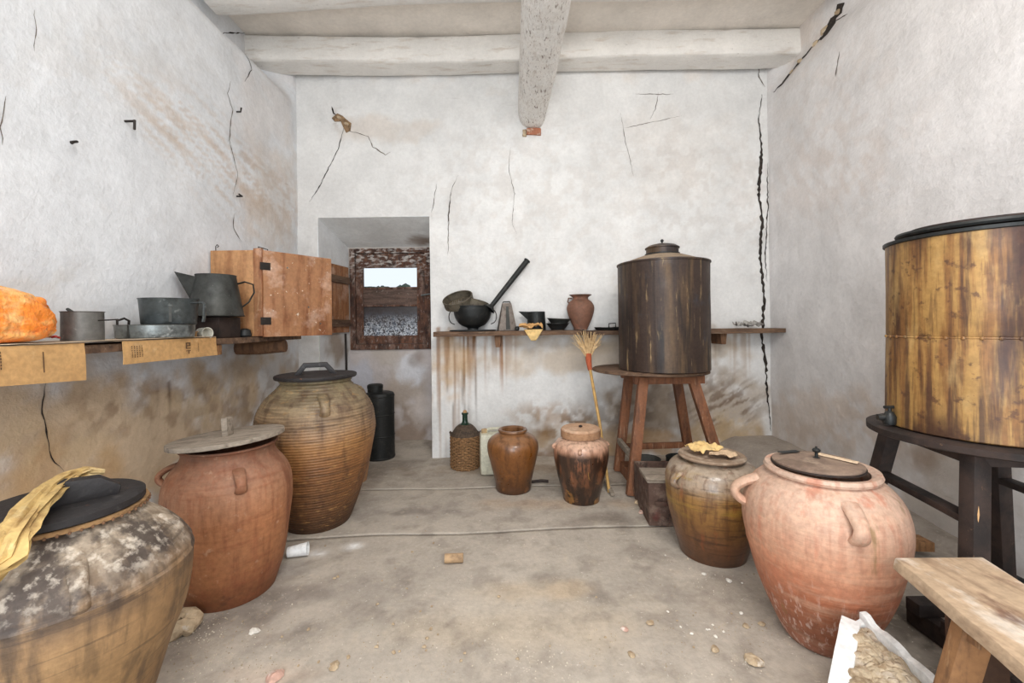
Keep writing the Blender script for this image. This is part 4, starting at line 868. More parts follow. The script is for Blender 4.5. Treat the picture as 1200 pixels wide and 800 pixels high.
M().add(vs, fs).build('seat', benchwood, bn, bevel=.004)
M().add([v for v in vs], fs)
for (t, s_) in ((.24, 1), (.85, 1)):
    for k in (-1, 1):
        c = (d0+d1)/2+dv*t; sd_ = Vector((dv.y, -dv.x))*-k
        top = c+Vector((-dv.y, dv.x))*(-k)*.07; bot = c+Vector((-dv.y, dv.x))*(-k)*.15+dv*(-.06 if t < .5 else .06)
        beam_between((top.x, top.y, zt-.028), (bot.x, bot.y, .004), .065, .04, legwood, 'leg', bn, up=Vector((dv.x, dv.y, 0)))
    a = (d0+d1)/2+dv*t
    beam_between((a.x-.1*dv.y*-1, a.y-.0, zt-.055), (a.x-.1*1, a.y, zt-.055), .045, .04, legwood, 'batten', bn, up=Vector((0, 0, 1)))
# upright dark board below the far end of the bench
bo = M().box(-.06, .06, -.015, .015, 0, .50).build('board', mat('dark_brown_board', (74, 50, 34), [Ly((44, 30, 22), (30, 30, 4), .5, .64, .7)]), bevel=.003, loc=(1.29, 1.19, .003)); bo.rotation_euler = (az(-3), 0, az(-30)); tag(bo, 'upright dark board propped below the far end of the bench', 'board')

# broken foam tray with rubble
ft = thing('foam_tray', 'broken white foam tray filled with rubble in front of the pink jar', 'tray', (0, 0, 0))
fl, fr, nr_, nl_ = Vector((1.095, 1.435)), Vector((1.185, 1.445)), Vector((1.165, 1.13)), Vector((.81, 1.13))
C_ = [fl, fr, nr_, nl_]
def wallseg(a, b, th, z0, z1a, z1b, sd, n=14):
    d = (b-a).normalized(); nn = Vector((-d.y, d.x)); vs = []; fs = []
    for i in range(n+1):
        t = i/n; p = a.lerp(b, t); z = z1a+(z1b-z1a)*t+.014*(float(fbm(t*5, sd, 8, 3))-.5)*2
        vs += [(p.x, p.y, z0), (p.x-nn.x*th, p.y-nn.y*th, z0), (p.x-nn.x*th, p.y-nn.y*th, z-.004), (p.x, p.y, z)]
    for i in range(n):
        for k in range(4): fs.append((4*i+k, 4*i+(k+1) % 4, 4*i+4+(k+1) % 4, 4*i+4+k))
    fs += [(3, 2, 1, 0), (4*n, 4*n+1, 4*n+2, 4*n+3)]
    return M().add(vs, fs).build('side', foam, ft, bevel=.003)
wallseg(nl_, fl, .05, .004, .235, .262, 1); wallseg(fl, fr, .02, .004, .235, .245, 2, 6); wallseg(fr, nr_, .022, .004, .262, .245, 3); wallseg(nr_, nl_, .025, .004, .22, .22, 4)
M().add([(p.x, p.y, z) for z in (.004, .03) for p in C_], [(0, 1, 2, 3), (7, 6, 5, 4), (0, 4, 5, 1), (1, 5, 6, 2), (2, 6, 7, 3), (3, 7, 4, 0)]).build('bottom', foam, ft)
def fr_(u, v):
    a = fl.lerp(fr, .45+.3*u); b = nl_.lerp(nr_, .22+.70*u); p = a.lerp(b, .12+.82*v)
    e = min(u, 1-u, v, 1-v)
    return (p.x, p.y, .17+.055*float(fbm(p.x*22, p.y*22, 5, 5))+.02*min(1, e*6)+.02*float(fbm(p.x*60, p.y*60, 6, 3)))
rb = sheet('rubble_fill', fr_, 60, 80, mat('clay_rubble', (186, 168, 142), [Ly((140, 116, 88), 40, .5, .62, .7), Ly((206, 194, 180), 16, .5, .64, .7)], rough=.95, bump=((70, .4, .006),)), th=.02)
rb['kind'] = 'stuff'; rb.parent = ft

# ---------------------------------------------------------------- things on the back shelf
def onshelf(px, y=3.88): return P(px, 385, y).x
sx_ = onshelf
def pot(name, label, cat, x, y, z, prof, m, n=48, **k):
    t = thing(name, label, cat, (x, y, z)); M().lathe(prof, n, **k).build('body', m, t); return t
x = sx_(554); 
fd = M().lathe([(.20, 0), (.215, .004), (.215, .010), (.19, .012)], 40).build('iron_plate', iron, loc=(x, 3.905-.01, SZ+.002)); fd.scale = (1, .5, 1); tag(fd, 'flat dark iron plate lying under the cauldron', 'plate')
ck = pot('cauldron', 'round black cauldron with wire ring handles, holding sieves and the long pipe', 'cauldron', x, 3.89, SZ+.014, interp([(.05, 0), (.055, .02), (.11, .045), (.155, .10), (.172, .165), (.176, .205)], 25)+[(.184, .207), (.184, .215), (.172, .215), (.165, .19), (.15, .12), (.10, .06), (.01, .045)], iron)
for s_ in (-1, 1):
    M().tube([(s_*(.172+.045*math.sin(a)*1.0), .0, .185-.065+.065*math.cos(a)) for a in [i*PI/10-.1 for i in range(11)]]+[(s_*.165, 0, .05)], .0045, 6).build('ring_handle', wire, ck)
mesh = mat('sieve_mesh', (116, 102, 78), [Ly((70, 60, 46), 90, .45, .6, .8)], rough=.9, metal=.1)
def sieve(label, loc, rot, r, h):
    t = thing('sieve', label, 'sieve', loc); t.rotation_euler = rot
    M().lathe([(r*.96, 0), (r, .0), (r*1.03, h), (r*1.0, h)], 40, c0=False, c1=False).build('frame', sievemetal, t)
    m_ = M()
    for i in range(-9, 10):
        y = i*r/9.6; L = math.sqrt(max(r*r-y*y, 0))*.97
        if L > .01: m_.box(-L, L, y-.0022, y+.0022, .001, .003); m_.box(y-.0022, y+.0022, -L, L, .003, .005)
    m_.build('mesh', mesh, t)['kind'] = 'stuff'
    M().tube([(r*math.cos(a), r*math.sin(a), h) for a in [i*PI/16 for i in range(32)]], .006, 6, closed=True).build('rim', sievemetal, t)
sieve('round sieve tipped up at the left on top of the cauldron', (sx_(539), 3.88, SZ+.245), (az(28), az(-14), 0), .135, .07)
sieve('second sieve lying lower inside the cauldron mouth', (sx_(556), 3.90, SZ+.215), (az(-8), az(12), 0), .12, .055)
pa = P(577, 357, 3.83); pb = P(618, 305, 3.95)
fn = thing('long_funnel', 'long dark metal pipe slanting up out of the cauldron to the right', 'pipe', pa)
dv_ = pb-pa; tube_ = M().tube([(0, 0, 0), tuple(dv_*.5), tuple(dv_)], [.021, .024, .026], 14).build('tube', iron, fn)
M().tube([tuple(dv_*.985), tuple(dv_*1.0)], .031, 14).build('collar', iron, fn)
M().lathe([(.02, .0), (.022, .01), (.06, .05), (.055, .05), (.018, .01)], 20, Matrix.Translation(dv_*0) @ (-dv_).to_track_quat('Z', 'Y').to_matrix().to_4x4()).build('mouth', iron, fn)
gt = thing('metal_grater', 'tall tapering tin grater standing right of the cauldron', 'grater', (sx_(594), 3.88, SZ+.002), az(12))
vs = [(-.085, -.05, 0), (.085, -.05, 0), (.085, .05, 0), (-.085, .05, 0), (-.04, -.025, .25), (.04, -.025, .25), (.04, .025, .25), (-.04, .025, .25)]
M().add(vs, [(0, 3, 2, 1), (4, 5, 6, 7), (0, 1, 5, 4), (1, 2, 6, 5), (2, 3, 7, 6), (3, 0, 4, 7)]).build('body', mat('worn_grey_tin', (122, 112, 104), [Ly((84, 72, 62), 20, .5, .62, .7)], rough=.6, metal=.3), gt, bevel=.005)
M().add([(-.018, -.053, .01), (.022, -.053, .01), (.012, -.030, .22), (-.012, -.030, .22), (-.018, -.04, .01), (.022, -.04, .01), (.012, -.02, .22), (-.012, -.02, .22)], [(0, 1, 2, 3), (7, 6, 5, 4), (0, 4, 5, 1), (1, 5, 6, 2), (2, 6, 7, 3), (3, 7, 4, 0)]).build('slot_plate', tind, gt)
M().tube([(-.035, 0, .25), (-.03, 0, .262), (.03, 0, .262), (.035, 0, .25)], .006, 6).build('rim', tind, gt)
jg = thing('spouted_jug', 'dark tin jug with pointed spout behind the crumpled paper', 'jug', (sx_(629), 3.93, SZ+.002))
M().lathe([(.085, 0), (.087, .005), (.08, .17), (.074, .17), (.078, .02), (.01, .01)], 36).build('body', iron, jg)
M().add([(-.07, -.03, .17), (-.07, .03, .17), (-.165, 0, .175), (-.074, -.012, .09), (-.074, .012, .09)], [(0, 2, 3), (1, 4, 2), (2, 4, 3), (0, 1, 2), (0, 3, 4, 1)]).build('spout', iron, jg)
M().tube([(0, -.082, .15), (0, -.115, .165), (0, -.12, .1), (0, -.088, .05)], .009, 8).build('handle', tin, jg)
rag_sheet('crumpled_paper', 'crumpled tan paper hanging over the edge of the back shelf', 'paper', sx_(622, 3.78), 3.79, SZ+.006, .22, .09, mat('tan_wrapping_paper', (206, 160, 104), [Ly((150, 106, 62), 16, .5, .64, .7)], rough=.9), 6, .05)
def fp(u, v):
    return ((u-.5)*.17*(1-.75*v), -.003-.012*math.sin(v*3)-.01*float(fbm(u*4, v*4, 2, 2)), -.10*v+.012)
tag(sheet('paper_corner', fp, 10, 10, paper, loc=(sx_(625, 3.77), 3.772, SZ), th=.002), 'pointed corner of tan paper dangling below the jug on the shelf edge', 'paper')
lm = M().lathe([(.012, 0), (.02, .01), (.02, .03), (.01, .04)], 10).build('iron_weight', iron, loc=(sx_(606), 3.83, SZ+.002)); tag(lm, 'small dark lump between grater and crumpled paper', 'lump')
for i, (z, r, lb, dx) in enumerate(((.002, .10, 'lower of two nested dark bowls beside the terracotta vase', 0), (.045, .105, 'upper of two nested dark bowls, tilted slightly', .01))):
    t = pot('bowl', lb, 'bowl', sx_(655)+dx-.01, 3.89, SZ+z, [(.06, 0), (.062, .005), (r, .055), (r+.006, .057), (r+.004, .062), (r-.005, .06), (.055, .012), (.01, .010)], tind if i else iron)
    if i: t.rotation_euler = (az(1), az(3), 0)
tv = pot('terracotta_vase', 'small terracotta vase with flared rim on the back shelf', 'vase', sx_(681), 3.90, SZ+.002, interp([(.062, 0), (.066, .02), (.098, .09), (.122, .17), (.122, .215), (.098, .255), (.072, .275), (.072, .295), (.10, .315)], 40)+[(.104, .318), (.09, .318), (.06, .29), (.06, .27), (.01, .25)],
         mat('vase_terracotta', (126, 88, 70), [Ly((96, 76, 66), 9, .5, .64, .7), Ly((166, 112, 86), 12, .55, .68, .5)], rough=.7, bump=((30, .15, .002),)))
M().tube([(-.075, 0, .285), (-.108, 0, .288), (-.115, 0, .255), (-.095, 0, .235)], .007, 7).build('handle', mat('vase_handle', (96, 70, 58)), tv)
fp_ = pot('flat_pan', 'shallow black pan with small loop handle next to the back tank', 'pan', sx_(716), 3.89, SZ-.002, [(.13, 0), (.135, .004), (.15, .022), (.155, .024), (.145, .02), (.125, .006), (.01, .005)], iron)
M().tube([(-.03, -.06, .02), (-.03, -.06, .055), (.03, -.06, .06), (.03, -.06, .02)], .005, 6).build('handle', wire, fp_)
for i, (px, lb) in enumerate(((870, 'left crumpled grey scrap at the right end of the back shelf'), (884, 'right crumpled grey scrap at the end of the back shelf'))):
    rag_sheet('crumpled_scrap', lb, 'paper', sx_(px), 3.88, SZ-.001, .13, .10, mat('grey_scrap_%s' % 'ab'[i], (168, 164, 158), [Ly((110, 100, 92), 20, .5, .64, .6)]), 12+i, .05)

# broom leaning bristles up
br0 = P(714, 579, 3.14); br0.z = .004; br1 = P(690, 424, 3.58); br2 = P(688, 390, 3.69)
bm_ = thing('straw_broom', 'straw broom leaning bristles-up against the shelf with red binding', 'broom', br0)
M().tube([(0, 0, 0), tuple((br1-br0)*.5+Vector((.01, 0, 0))), tuple(br1-br0)], [.011, .012, .012], 10).build('stick', bamboo, bm_)
M().tube([tuple((br1-br0)*.93), tuple((br1-br0)), tuple((br1-br0)+(br2-br1)*.25)], [.018, .024, .028], 12).build('binding', red := redcord, bm_)
strw = M(); base = (br1-br0)+(br2-br1)*.1; top = br2-br0; r = random.Random(4)
for i in range(80):
    a = r.uniform(-1, 1); b = r.uniform(-.4, .4); k = r.uniform(.7, 1.15)
    p1 = base+Vector((a*.012, b*.02, 0)); p3 = base+(top-base)*k+Vector((a*.135+.02*r.uniform(-1, 1), b*.06-.02, -.04*abs(a))); p2 = p1.lerp(p3, .55)+Vector((-a*.012, -.005, .01))
    strw.tube([p1, p2, p3], [.0035, .003, .0018], 4)
strw.build('bristles', straw, bm_)['kind'] = 'stuff'

# ---------------------------------------------------------------- left shelf
# cabinet : x from the wall to the front edge, far side deeper in the room
cb = thing('wall_cabinet', 'brown wooden cabinet with peeling paint and its hinged door ajar', 'cabinet', (0, 0, LZ+.004))
cy0, cy1, cx0, cx1, ch = 2.83, 3.30, -1.995, -1.655, .572
def cbx(nm, *a, m=cabwood, par=cb, bev=.003): return M().box(*a).build(nm, m, par, bevel=bev)
cbx('side', cx0, cx1-.056, cy0, cy0+.02, .0, ch, m=cabpale); cbx('side', cx0, cx1, cy1-.02, cy1, 0, ch)
cbx('edge_stile', cx1-.054, cx1, cy0-.003, cy0+.024, 0, ch+.012)
cbx('top', cx0, cx1, cy0+.021, cy1-.021, ch-.02, ch); cbx('bottom', cx0, cx1, cy0+.025, cy1-.021, 0, .02); cbx('back', cx0, cx0+.012, cy0+.022, cy1-.022, .021, ch-.021)
cbx('shelf_board', cx0+.014, cx1-.03, cy0+.026, cy1-.022, .26, .275)
M().tube([(cx0+.03, cy0+.01, ch-.01), (cx0+.03, cy0+.01, ch+.03), (cx0+.04, cy0+.01, ch+.04), (cx0+.05, cy0+.01, ch+.03), (cx0+.04, cy0+.01, ch+.022)], .003, 6).build('hanging_hook', wire, cb)
M().tube([(cx1-.05, cy0+.05, ch-.002), (cx1-.05, cy0+.05, ch+.03), (cx1-.05, cy0+.16, ch+.03), (cx1-.05, cy0+.16, ch-.002)], .003, 6).build('hook', wire, cb)
hx0, hy0 = cx1+.003, cy0+.002; hx1, hy1 = -1.372, 3.24
dr = M().box(0, .495, 0, .02, -.006, ch+.0).build('door', cabwood, cb, bevel=.003, loc=(hx0+.006, hy0, 0)); dr.rotation_euler = (0, 0, math.atan2(hy1-hy0, hx1-hx0))
for z in (.075, .44): M().box(-.022, .045, -.004, -.0005, z, z+.05).build('hinge', wire, dr, bevel=.001)
for z, x_ in ((.2, .31), (.08, .40), (.47, .16)): M().lathe([(.006, 0), (.004, .003)], 8, T(x_, -.001, z, PI/2)).build('nail_head', tinl, dr)
# pail on a small block
bk_ = M().box(-.09, .09, -.10, .10, 0, .126).build('wood_block', darkwood, bevel=.005, loc=(-1.82, 2.62, LZ+.002)); tag(bk_, 'dark wooden block under the spouted pail', 'block')
pl = thing('spouted_pail', 'dark grey tin pouring pail with wide spout and curved handle', 'pail', (-1.80, 2.60, LZ+.131))
M().lathe([(.145, 0), (.148, .004), (.144, .01), (.105, .245), (.107, .252), (.10, .252), (.138, .01), (.01, .008)], 44).build('body', tind, pl)
vs = [(-.09, -.06, .235), (-.09, .06, .235), (-.195, -.045, .262), (-.195, .045, .262), (-.122, -.012, .09), (-.122, .012, .09)]
M().add(vs, [(0, 2, 4), (1, 5, 3), (2, 3, 5, 4), (0, 4, 5, 1)]).build('spout', tind, pl)
pl.rotation_euler = (0, 0, az(26))
pts = [(.105, 0, .20), (.15, -.01, .215), (.195, -.01, .20), (.20, -.01, .15), (.17, -.005, .09), (.135, 0, .06)]
M().tube(pts, [.010]*6, 8, sq=(1.8, .5)).build('handle', tind, pl)
# round pan + measuring cup on it
pn = thing('round_pan', 'wide shallow bright tin pan with ring handle under the measuring cup', 'pan', (-1.80, 2.16, LZ+.016))
M().lathe([(.15, 0), (.155, .004), (.160, .062), (.164, .066), (.158, .066), (.15, .01), (.01, .008)], 52).build('body', tinl, pn)
for s_ in (-1,): M().tube([(s_*.158, -.015, .05), (s_*.18, -.02, .06), (s_*.18, -.02, .088), (s_*.162, 0, .10), (s_*.152, .015, .088), (s_*.155, .015, .055)], .006, 7).build('ring_handle', wire, pn)
M().box(-.003, .003, -.162, -.155, .004, .064).build('seam', tind, pn)
mc = thing('measuring_cup', 'blue-grey tin measuring cup with square handle standing in the pan', 'cup', (-1.765, 2.20, LZ+.084))
# rests across the pan
M().lathe([(.112, 0), (.115, .004), (.124, .125), (.128, .130), (.121, .130), (.108, .01), (.01, .008)], 48).build('body', tin, mc)
M().tube([(.118, -.01, .108), (.18, -.01, .108), (.19, -.01, .10), (.185, -.01, .03), (.18, -.01, .01)], .008, 8, sq=(1.4, .6)).build('handle', tin, mc)
M().box(-.006, .006, -.121, -.115, .01, .12, T(0, 0, 0, 0, 0, az(40))).build('seam', tind, mc)
mg = thing('tin_mug', 'small grey tin mug with thin wire handle on the cardboard', 'mug', (-1.775, 1.765, LZ+.014))
M().lathe([(.063, 0), (.066, .004), (.065, .118), (.069, .122), (.062, .122), (.06, .01), (.01, .008)], 40).build('body', mat('grey_speckled_tin', (104, 102, 98), [Ly((70, 66, 62), 10, .5, .64, .7), Ly((160, 158, 152), 26, .6, .68, .5)], rough=.5, metal=.35), mg)
M().tube([(.063, 0, .085), (.12, -.01, .086), (.155, -.01, .088)], .003, 6).build('handle', wire, mg)
M().tube([(-.06, .02, .12), (-.085, .02, .135)], .006, 6).build('lip', tind, mg)
def lying(label, px, y, ln, r, m, rz, nm, cat, z):
    q = P(px, 392, y); t = thing(nm, label, cat, (q.x, y, z+r)); t.rotation_euler = (0, PI/2, rz)
    M().lathe([(r*.85, -ln/2), (r*.9, -ln/2+.003), (r, ln/2), (r*.9, ln/2), (r*.8, -ln/2+.01)], 24).build('body', m, t); return t
lying('short tan cork lying beside the round pan', 227, 2.33, .05, .022, cork, az(10), 'cork_stopper', 'cork', LZ+.002)
lying('small white cup lying on its side near the pan', 239, 2.36, .06, .032, mat('dull_white_enamel', (198, 196, 184), [Ly((120, 120, 104), 14, .58, .68, .7)], rough=.5), az(-20), 'enamel_cup', 'cup', LZ+.002)
lp = M().lathe([(.036, 0), (.042, .01), (.034, .045), (.015, .055)], 18).build('iron_lump', iron, loc=(-1.74, 2.775, LZ+.002)); tag(lp, 'dark rounded iron piece at the corner of the cabinet', 'lump')
# cardboards : flat top and the folded-down flap, each following the shelf edge
def card(label, y0, y1, hang0, hang1, sd, curl=.02, tin_=.30):
    cd = thing('cardboard_sheet', label, 'cardboard', (0, 0, 0)); z = LZ+.006
    vs = []; fs = []; n = 16
    def ff(u, v):
        y = y0+(y1-y0)*u
        return (-1.68-tin_*(1-v), y, z+.004*float(fbm(u*5, v*5, sd, 2)))
    sheet('top_panel', ff, n, 6, greycard, th=.003, parent=cd, smooth=False)
    def fh(u, v):
        y = y0+.01+(y1-y0-.02)*u; h = hang0+(hang1-hang0)*u
        return (-1.676+curl*math.sin(v*1.6)+.006*float(fbm(u*4, v*3, sd+3, 2)), y, z+.003-h*v)
    return cd, sheet('hanging_flap', fh, n, 8, cardboard, th=.003, parent=cd, smooth=False), fh
c1, f1, fh1 = card('left cardboard sheet folded down over the shelf edge under the orange bag', .95, 1.68, .105, .145, 2, .006)
c2, f2, fh2 = card('right cardboard sheet folded down under the tin pan', 1.82, 2.42, .10, .10, 7, .006, tin_=.22)
def mark(fh, cd, u0, u1, v0, v1, off=.0048):
    vs = [Vector(fh(u, v))+Vector((off, 0, 0)) for (u, v) in ((u0, v0), (u1, v0), (u1, v1), (u0, v1))]
    M().add(vs, [(0, 1, 2, 3)]).build('printed_mark', ink, cd)
for k in range(5):
    for m_ in range(6): mark(fh2, c2, .06+.022*k, .068+.022*k, .22+.09*m_, .22+.09*m_+rnd.uniform(.03, .075))
mark(fh2, c2, .60, .615, .2, .52); mark(fh2, c2, .64, .655, .2, .36); mark(fh2, c2, .60, .655, .2, .25); mark(fh2, c2, .60, .655, .34, .38); mark(fh2, c2, .60, .655, .48, .52); mark(fh2, c2, .60, .655, .60, .64); mark(fh2, c2, .625, .637, .60, .78)
for m_ in range(6): mark(fh2, c2, .745, .752, .25+.08*m_, .25+.08*m_+.05); mark(fh1, c1, .58, .588, .12+.08*m_, .12+.08*m_+.055); mark(fh1, c1, .60, .606, .12+.08*m_, .12+.08*m_+.06)
mark(fh1, c1, .78, .786, .18, .72); mark(fh1, c1, .50, .545, .05, .11); mark(fh1, c1, .50, .515, .05, .3); mark(fh1, c1, .53, .545, .05, .2); mark(fh1, c1, .50, .545, .17, .21); mark(fh1, c1, .50, .54, .26, .3)
# loose grey board lying over the cardboards
def fl_(u, v): return (-1.98+.315*v, 1.40+1.0*u, LZ+.012+.004*float(fbm(u*6, v*3, 8, 2)))
tag(sheet('grey_sheet', fl_, 20, 5, greycard, th=.002), 'dusty greyish card lying flat under the tin mug', 'cardboard')

# orange plastic bag
bagm = mat('orange_plastic_bag', (255, 150, 58), [Ly((255, 200, 130), (9, 9, 16), .48, .62, .85), Ly((236, 60, 60), 7, .56, .68, .6, z=(.10, .0))], rough=.28, bump=((14, .5, .02),))
for n_ in bagm.node_tree.nodes:
    if n_.type == 'BSDF_PRINCIPLED': n_.inputs['Subsurface Weight'].default_value = .3; n_.inputs['Subsurface Radius'].default_value = (.08, .03, .01)
vs = []; fs = []; NU, NV = 72, 40
for j in range(NV+1):
    ph = PI*j/NV
    for i in range(NU):
        th = 2*PI*i/NU; e = .45
        sgn = lambda q, p: math.copysign(abs(q)**p, q)
        x = sgn(math.cos(th), e)*sgn(math.sin(ph), .38); y = sgn(math.sin(th), e)*sgn(math.sin(ph), .38); z = sgn(math.cos(ph), .55)
        k = 1+.16*(float(fbm(th*2.2+z, z*2+th, 3, 3))-.5)+.07*(abs(float(fbm(th*5+z*3, z*3-th*2, 8, 2))-.5)*2)**.6
        tz = (z+1)/2
        vs.append((x*.145*k*(1-.14*tz), y*.25*k*(1-.22*tz), max(0, tz*.185*k)))
for j in range(NV):
    for i in range(NU): fs.append((j*NU+i, j*NU+(i+1) % NU, (j+1)*NU+(i+1) % NU, (j+1)*NU+i))
bg_ = thing('plastic_bag', 'crumpled orange plastic bag at the left end of the left shelf', 'bag', (-1.81, 1.37, LZ+.018))
M().add(vs, fs).build('bag', bagm, bg_)
def ftail(u, v):
    r_ = .04+.06*u; a = (v-.5)*2.2
    return (r_*math.sin(a)*.8, .215+r_*math.cos(a), .008+.035*float(fbm(u*5, v*8, 3, 3))*(1.4-u))
sheet('bag_mouth', ftail, 10, 30, mat('pink_red_plastic', (238, 84, 84), [Ly((250, 150, 130), 16, .5, .62, .7)], rough=.3), th=.001, parent=bg_)
bi = M().box(-.05, .05, -.05, .05, 0, .05).build('small_box', mat('grey_brown_box', (120, 112, 96), rough=.8), bevel=.004, loc=(-1.95, 1.64, LZ+.018)); tag(bi, 'small grey box half hidden between bag and mug', 'box')

# ---------------------------------------------------------------- floor bits
q = on_floor(349, 652); cu = thing('white_cup', 'white plastic cup lying on the floor in front of the orange jar', 'cup', (q.x, q.y, .034)); cu.rotation_euler = (0, az(86), az(14))
M().lathe([(.024, -.05), (.026, -.05), (.034, .05), (.036, .052), (.031, .05), (.023, -.045), (.004, -.044)], 28).build('body', foam, cu)
q = on_floor(532, 659); pc = thing('clay_pipe_piece', 'short tan pipe piece lying on the floor near the middle', 'pipe', (q.x, q.y, .024)); pc.rotation_euler = (0, PI/2, az(3))
M().lathe([(.018, -.048), (.023, -.048), (.023, .048), (.018, .048), (.018, -.048)], 22, c0=False, c1=False).build('body', mat('tan_pipe', (176, 146, 112), [Ly((120, 96, 74), 26, .5, .65, .6)]), pc)
def rock(nm, label, px, py, s, m, sd, flat=.55, group=None):
    q = on_floor(px, py); mm = M(); r = random.Random(sd); n = 9
    mm.lathe([(s*.5, 0), (s*1.0, s*flat*.35), (s*.85, s*flat*1.0), (s*.3, s*flat*1.35)], n, wob=.16, seed=sd)
    o = mm.build(nm, m, loc=(q.x, q.y, .0), jit=s*.09, smooth=False); o.rotation_euler = (0, 0, sd*1.3)
    return tag(o, label, 'stone', group)
pink = mat('pinkish_chip', (196, 158, 142), [Ly((226, 216, 206), 30, .5, .62, .7)])
white = mat('white_chip', (224, 218, 208), rough=.9)
rh = thing('broken_ring_stone', 'broken pale ring-shaped stone at the foot of the squat brown jar', 'stone', on_floor(209, 738))
def ringpts(rad, n=18): return [(rad*math.cos(2*PI*i/n), rad*math.sin(2*PI*i/n)*.85, .028+.01*math.sin(i*1.7)) for i in range(n)]
M().tube(ringpts(.055), [.032+.006*math.sin(i*2.3) for i in range(18)], 9, closed=True).build('ring', stone, rh, jit=.003)
rock('rubble_stone', 'tan stone chip against the base of the squat jar', 196, 748, .03, pink, 2)
rock('rubble_stone', 'oval pinkish-white chip on the floor below the orange jar', 298, 741, .02, white, 3)
rock('rubble_stone', 'pink brick fragment at the bottom edge left of centre', 322, 795, .03, pink, 4)
rock('rubble_stone', 'cluster-like tan crumb at the bottom edge near the middle left', 392, 782, .022, stone, 5)
rock('rubble_stone', 'largest tan clod on the floor left of the foam tray', 884, 777, .030, stone, 6)
rock('rubble_stone', 'pale clod beside the base of the pink jar, upper of that pair', 893, 732, .013, stone, 7)
rock('rubble_stone', 'pale clod left of the pink jar base, lower of that pair', 874, 734, .013, stone, 8)
rock('rubble_stone', 'whitish chip just in front of the olive glazed jar', 854, 681, .014, white, 9)
rock('rubble_stone', 'small white chip on the floor left of the olive jar base', 825, 673, .011, white, 10)
rock('rubble_stone', 'flat tan chip alone on the floor right of centre', 762, 731, .017, stone, 11)
rock('rubble_stone', 'flat brownish chip between the centre and the foam tray', 838, 762, .018, stone, 12)
rock('rubble_stone', 'small tan chip standing near the bottom right of centre', 740, 768, .015, stone, 13)
rock('rubble_stone', 'flat pale chip, left neighbour of the lone chip right of centre', 732, 738, .014, pink, 14)
rock('rubble_stone', 'grey lump of plaster on the floor by the leg of the back stool', 750, 590, .035, stone, 15)
rock('rubble_stone', 'low rubble piece against the dark box, below the plaster lump', 752, 601, .024, pink, 16)
lb_ = beam_between(tuple(on_floor(718, 582)+Vector((0, 0, .015))), tuple(on_floor(706, 560)+Vector((0, .02, .05))), .03, .02, greywood, 'loose_lath', None, up=Vector((0, 0, 1)))
tag(lb_, 'pale wooden slat lying between dripped jar and stool leg', 'slat')
rc = random.Random(31)
for i in range(60):
    px, py = (rc.gauss(860, 50), rc.gauss(715, 40)) if i % 3 == 0 else (rc.uniform(240, 900), rc.uniform(690, 796)) if i % 3 == 1 else (rc.gauss(480, 60), rc.uniform(600, 790))
    q = on_floor(px, py)
    if any((q.x-a)**2+(q.y-b)**2 < c*c for a, b, c in ((-1.27, 1.2, .27), (-1.37, 2.06, .28), (-1.27, 2.76, .3), (1.08, 2.33, .25), (1.22, 1.7, .25))) or (q.x > .75 and q.y < 1.55) or py > 799: continue
    s = rc.uniform(.004, .009)
    if i == 0 or True:
        o = M().lathe([(s*.5, 0), (s, s*.3), (s*.8, s*.8), (s*.3, s*1.0)], 6, wob=.2, seed=i).build('plaster_chip', (white, stone, stone)[i % 3], loc=(q.x, q.y, .001), jit=s*.15, smooth=False)
    o.rotation_euler = (0, 0, i); tag(o, ('small white plaster chip on the floor around the pink terracotta and olive jars', 'small tan grit chip on the floor in the foreground', 'small tan grit chip on the middle floor between the left jars and the centre')[i % 3], 'chip', ('white chips by the right hand jars', 'tan chips in the foreground', 'tan chips on the middle floor')[i % 3])
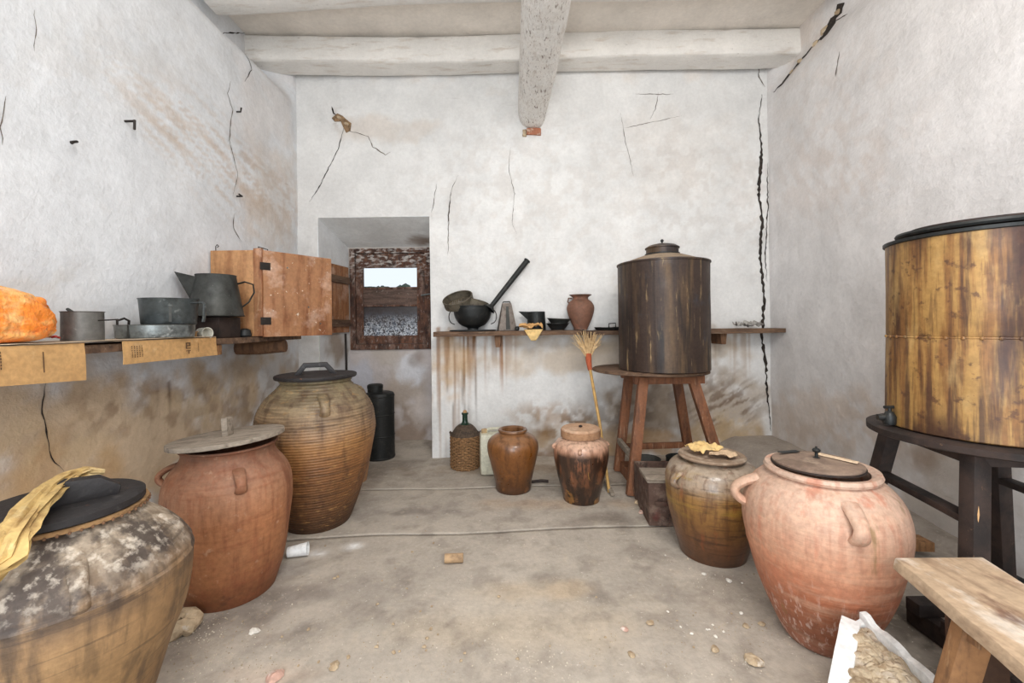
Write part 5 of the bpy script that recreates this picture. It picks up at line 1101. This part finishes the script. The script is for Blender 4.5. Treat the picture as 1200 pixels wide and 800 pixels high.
# fine crumbs over the floor
cr_ = M(); r = random.Random(12)
for i in range(2200):
    k = r.random()
    if k < .35: px, py = r.gauss(250, 50), r.gauss(740, 40)
    elif k < .6: px, py = r.gauss(560, 150), r.gauss(770, 25)
    elif k < .8: px, py = r.gauss(850, 60), r.gauss(720, 50)
    elif k < .9: px, py = r.uniform(450, 540), r.uniform(528, 545)
    else: px, py = r.uniform(330, 900), r.uniform(560, 790)
    if py < 525 or py > 860: continue
    q = on_floor(px, py)
    if not (XL+.1 < q.x < XR-.7 and q.y < 3.85): continue
    if (q.x+1.27)**2+(q.y-1.2)**2 < .04 or (q.x+1.37)**2+(q.y-2.06)**2 < .04: continue
    s = abs(r.gauss(0, 1))*.0013+.0009
    mx = T(q.x, q.y, s*.4, r.uniform(0, 3), r.uniform(0, 3), r.uniform(0, 3))
    cr_.add([(s, 0, 0), (-s, .2*s, 0), (0, s, .2*s), (0, -s, 0), (0, 0, s), (.1*s, 0, -s)], [(0, 2, 4), (2, 1, 4), (1, 3, 4), (3, 0, 4), (2, 0, 5), (1, 2, 5), (3, 1, 5), (0, 3, 5)], mx)
cm = cr_.build('plaster_crumbs', mat('crumb_plaster', (212, 202, 184), [Ly((150, 130, 104), 3, .45, .55, .8)]), smooth=False); tag(cm, 'fine white plaster crumbs scattered over the concrete floor', 'crumbs', kind='stuff')
bpy.context.view_layer.update()

GR = {'storage_jar': 'large clay storage jars around the room', 'jar_lid': 'lids on the storage jars', 'sieve': 'sieves in the cauldron', 'bowl': 'nested dark bowls on the back shelf', 'round_tin': 'round tins under the back stool', 'distant_tree': 'distant trees outside the window', 'ceiling_beam': 'whitewashed ceiling cross beams', 'nail': 'iron nails in the left wall', 'rubble_stone': 'loose stone pieces on the floor', 'metal_tank': 'cylindrical oil tanks on stands', 'tank_lid': 'lids of the cylindrical tanks', 'wall_shelf': 'wooden wall shelves', 'crumpled_scrap': 'crumpled grey scraps on the back shelf', 'cardboard_sheet': 'cardboard sheets on the left shelf'}
for o in bpy.data.objects:
    k = o.name.split('.')[0]
    if o.parent is None and k in GR and not o.get('group') and not o.get('kind'): o['group'] = GR[k]
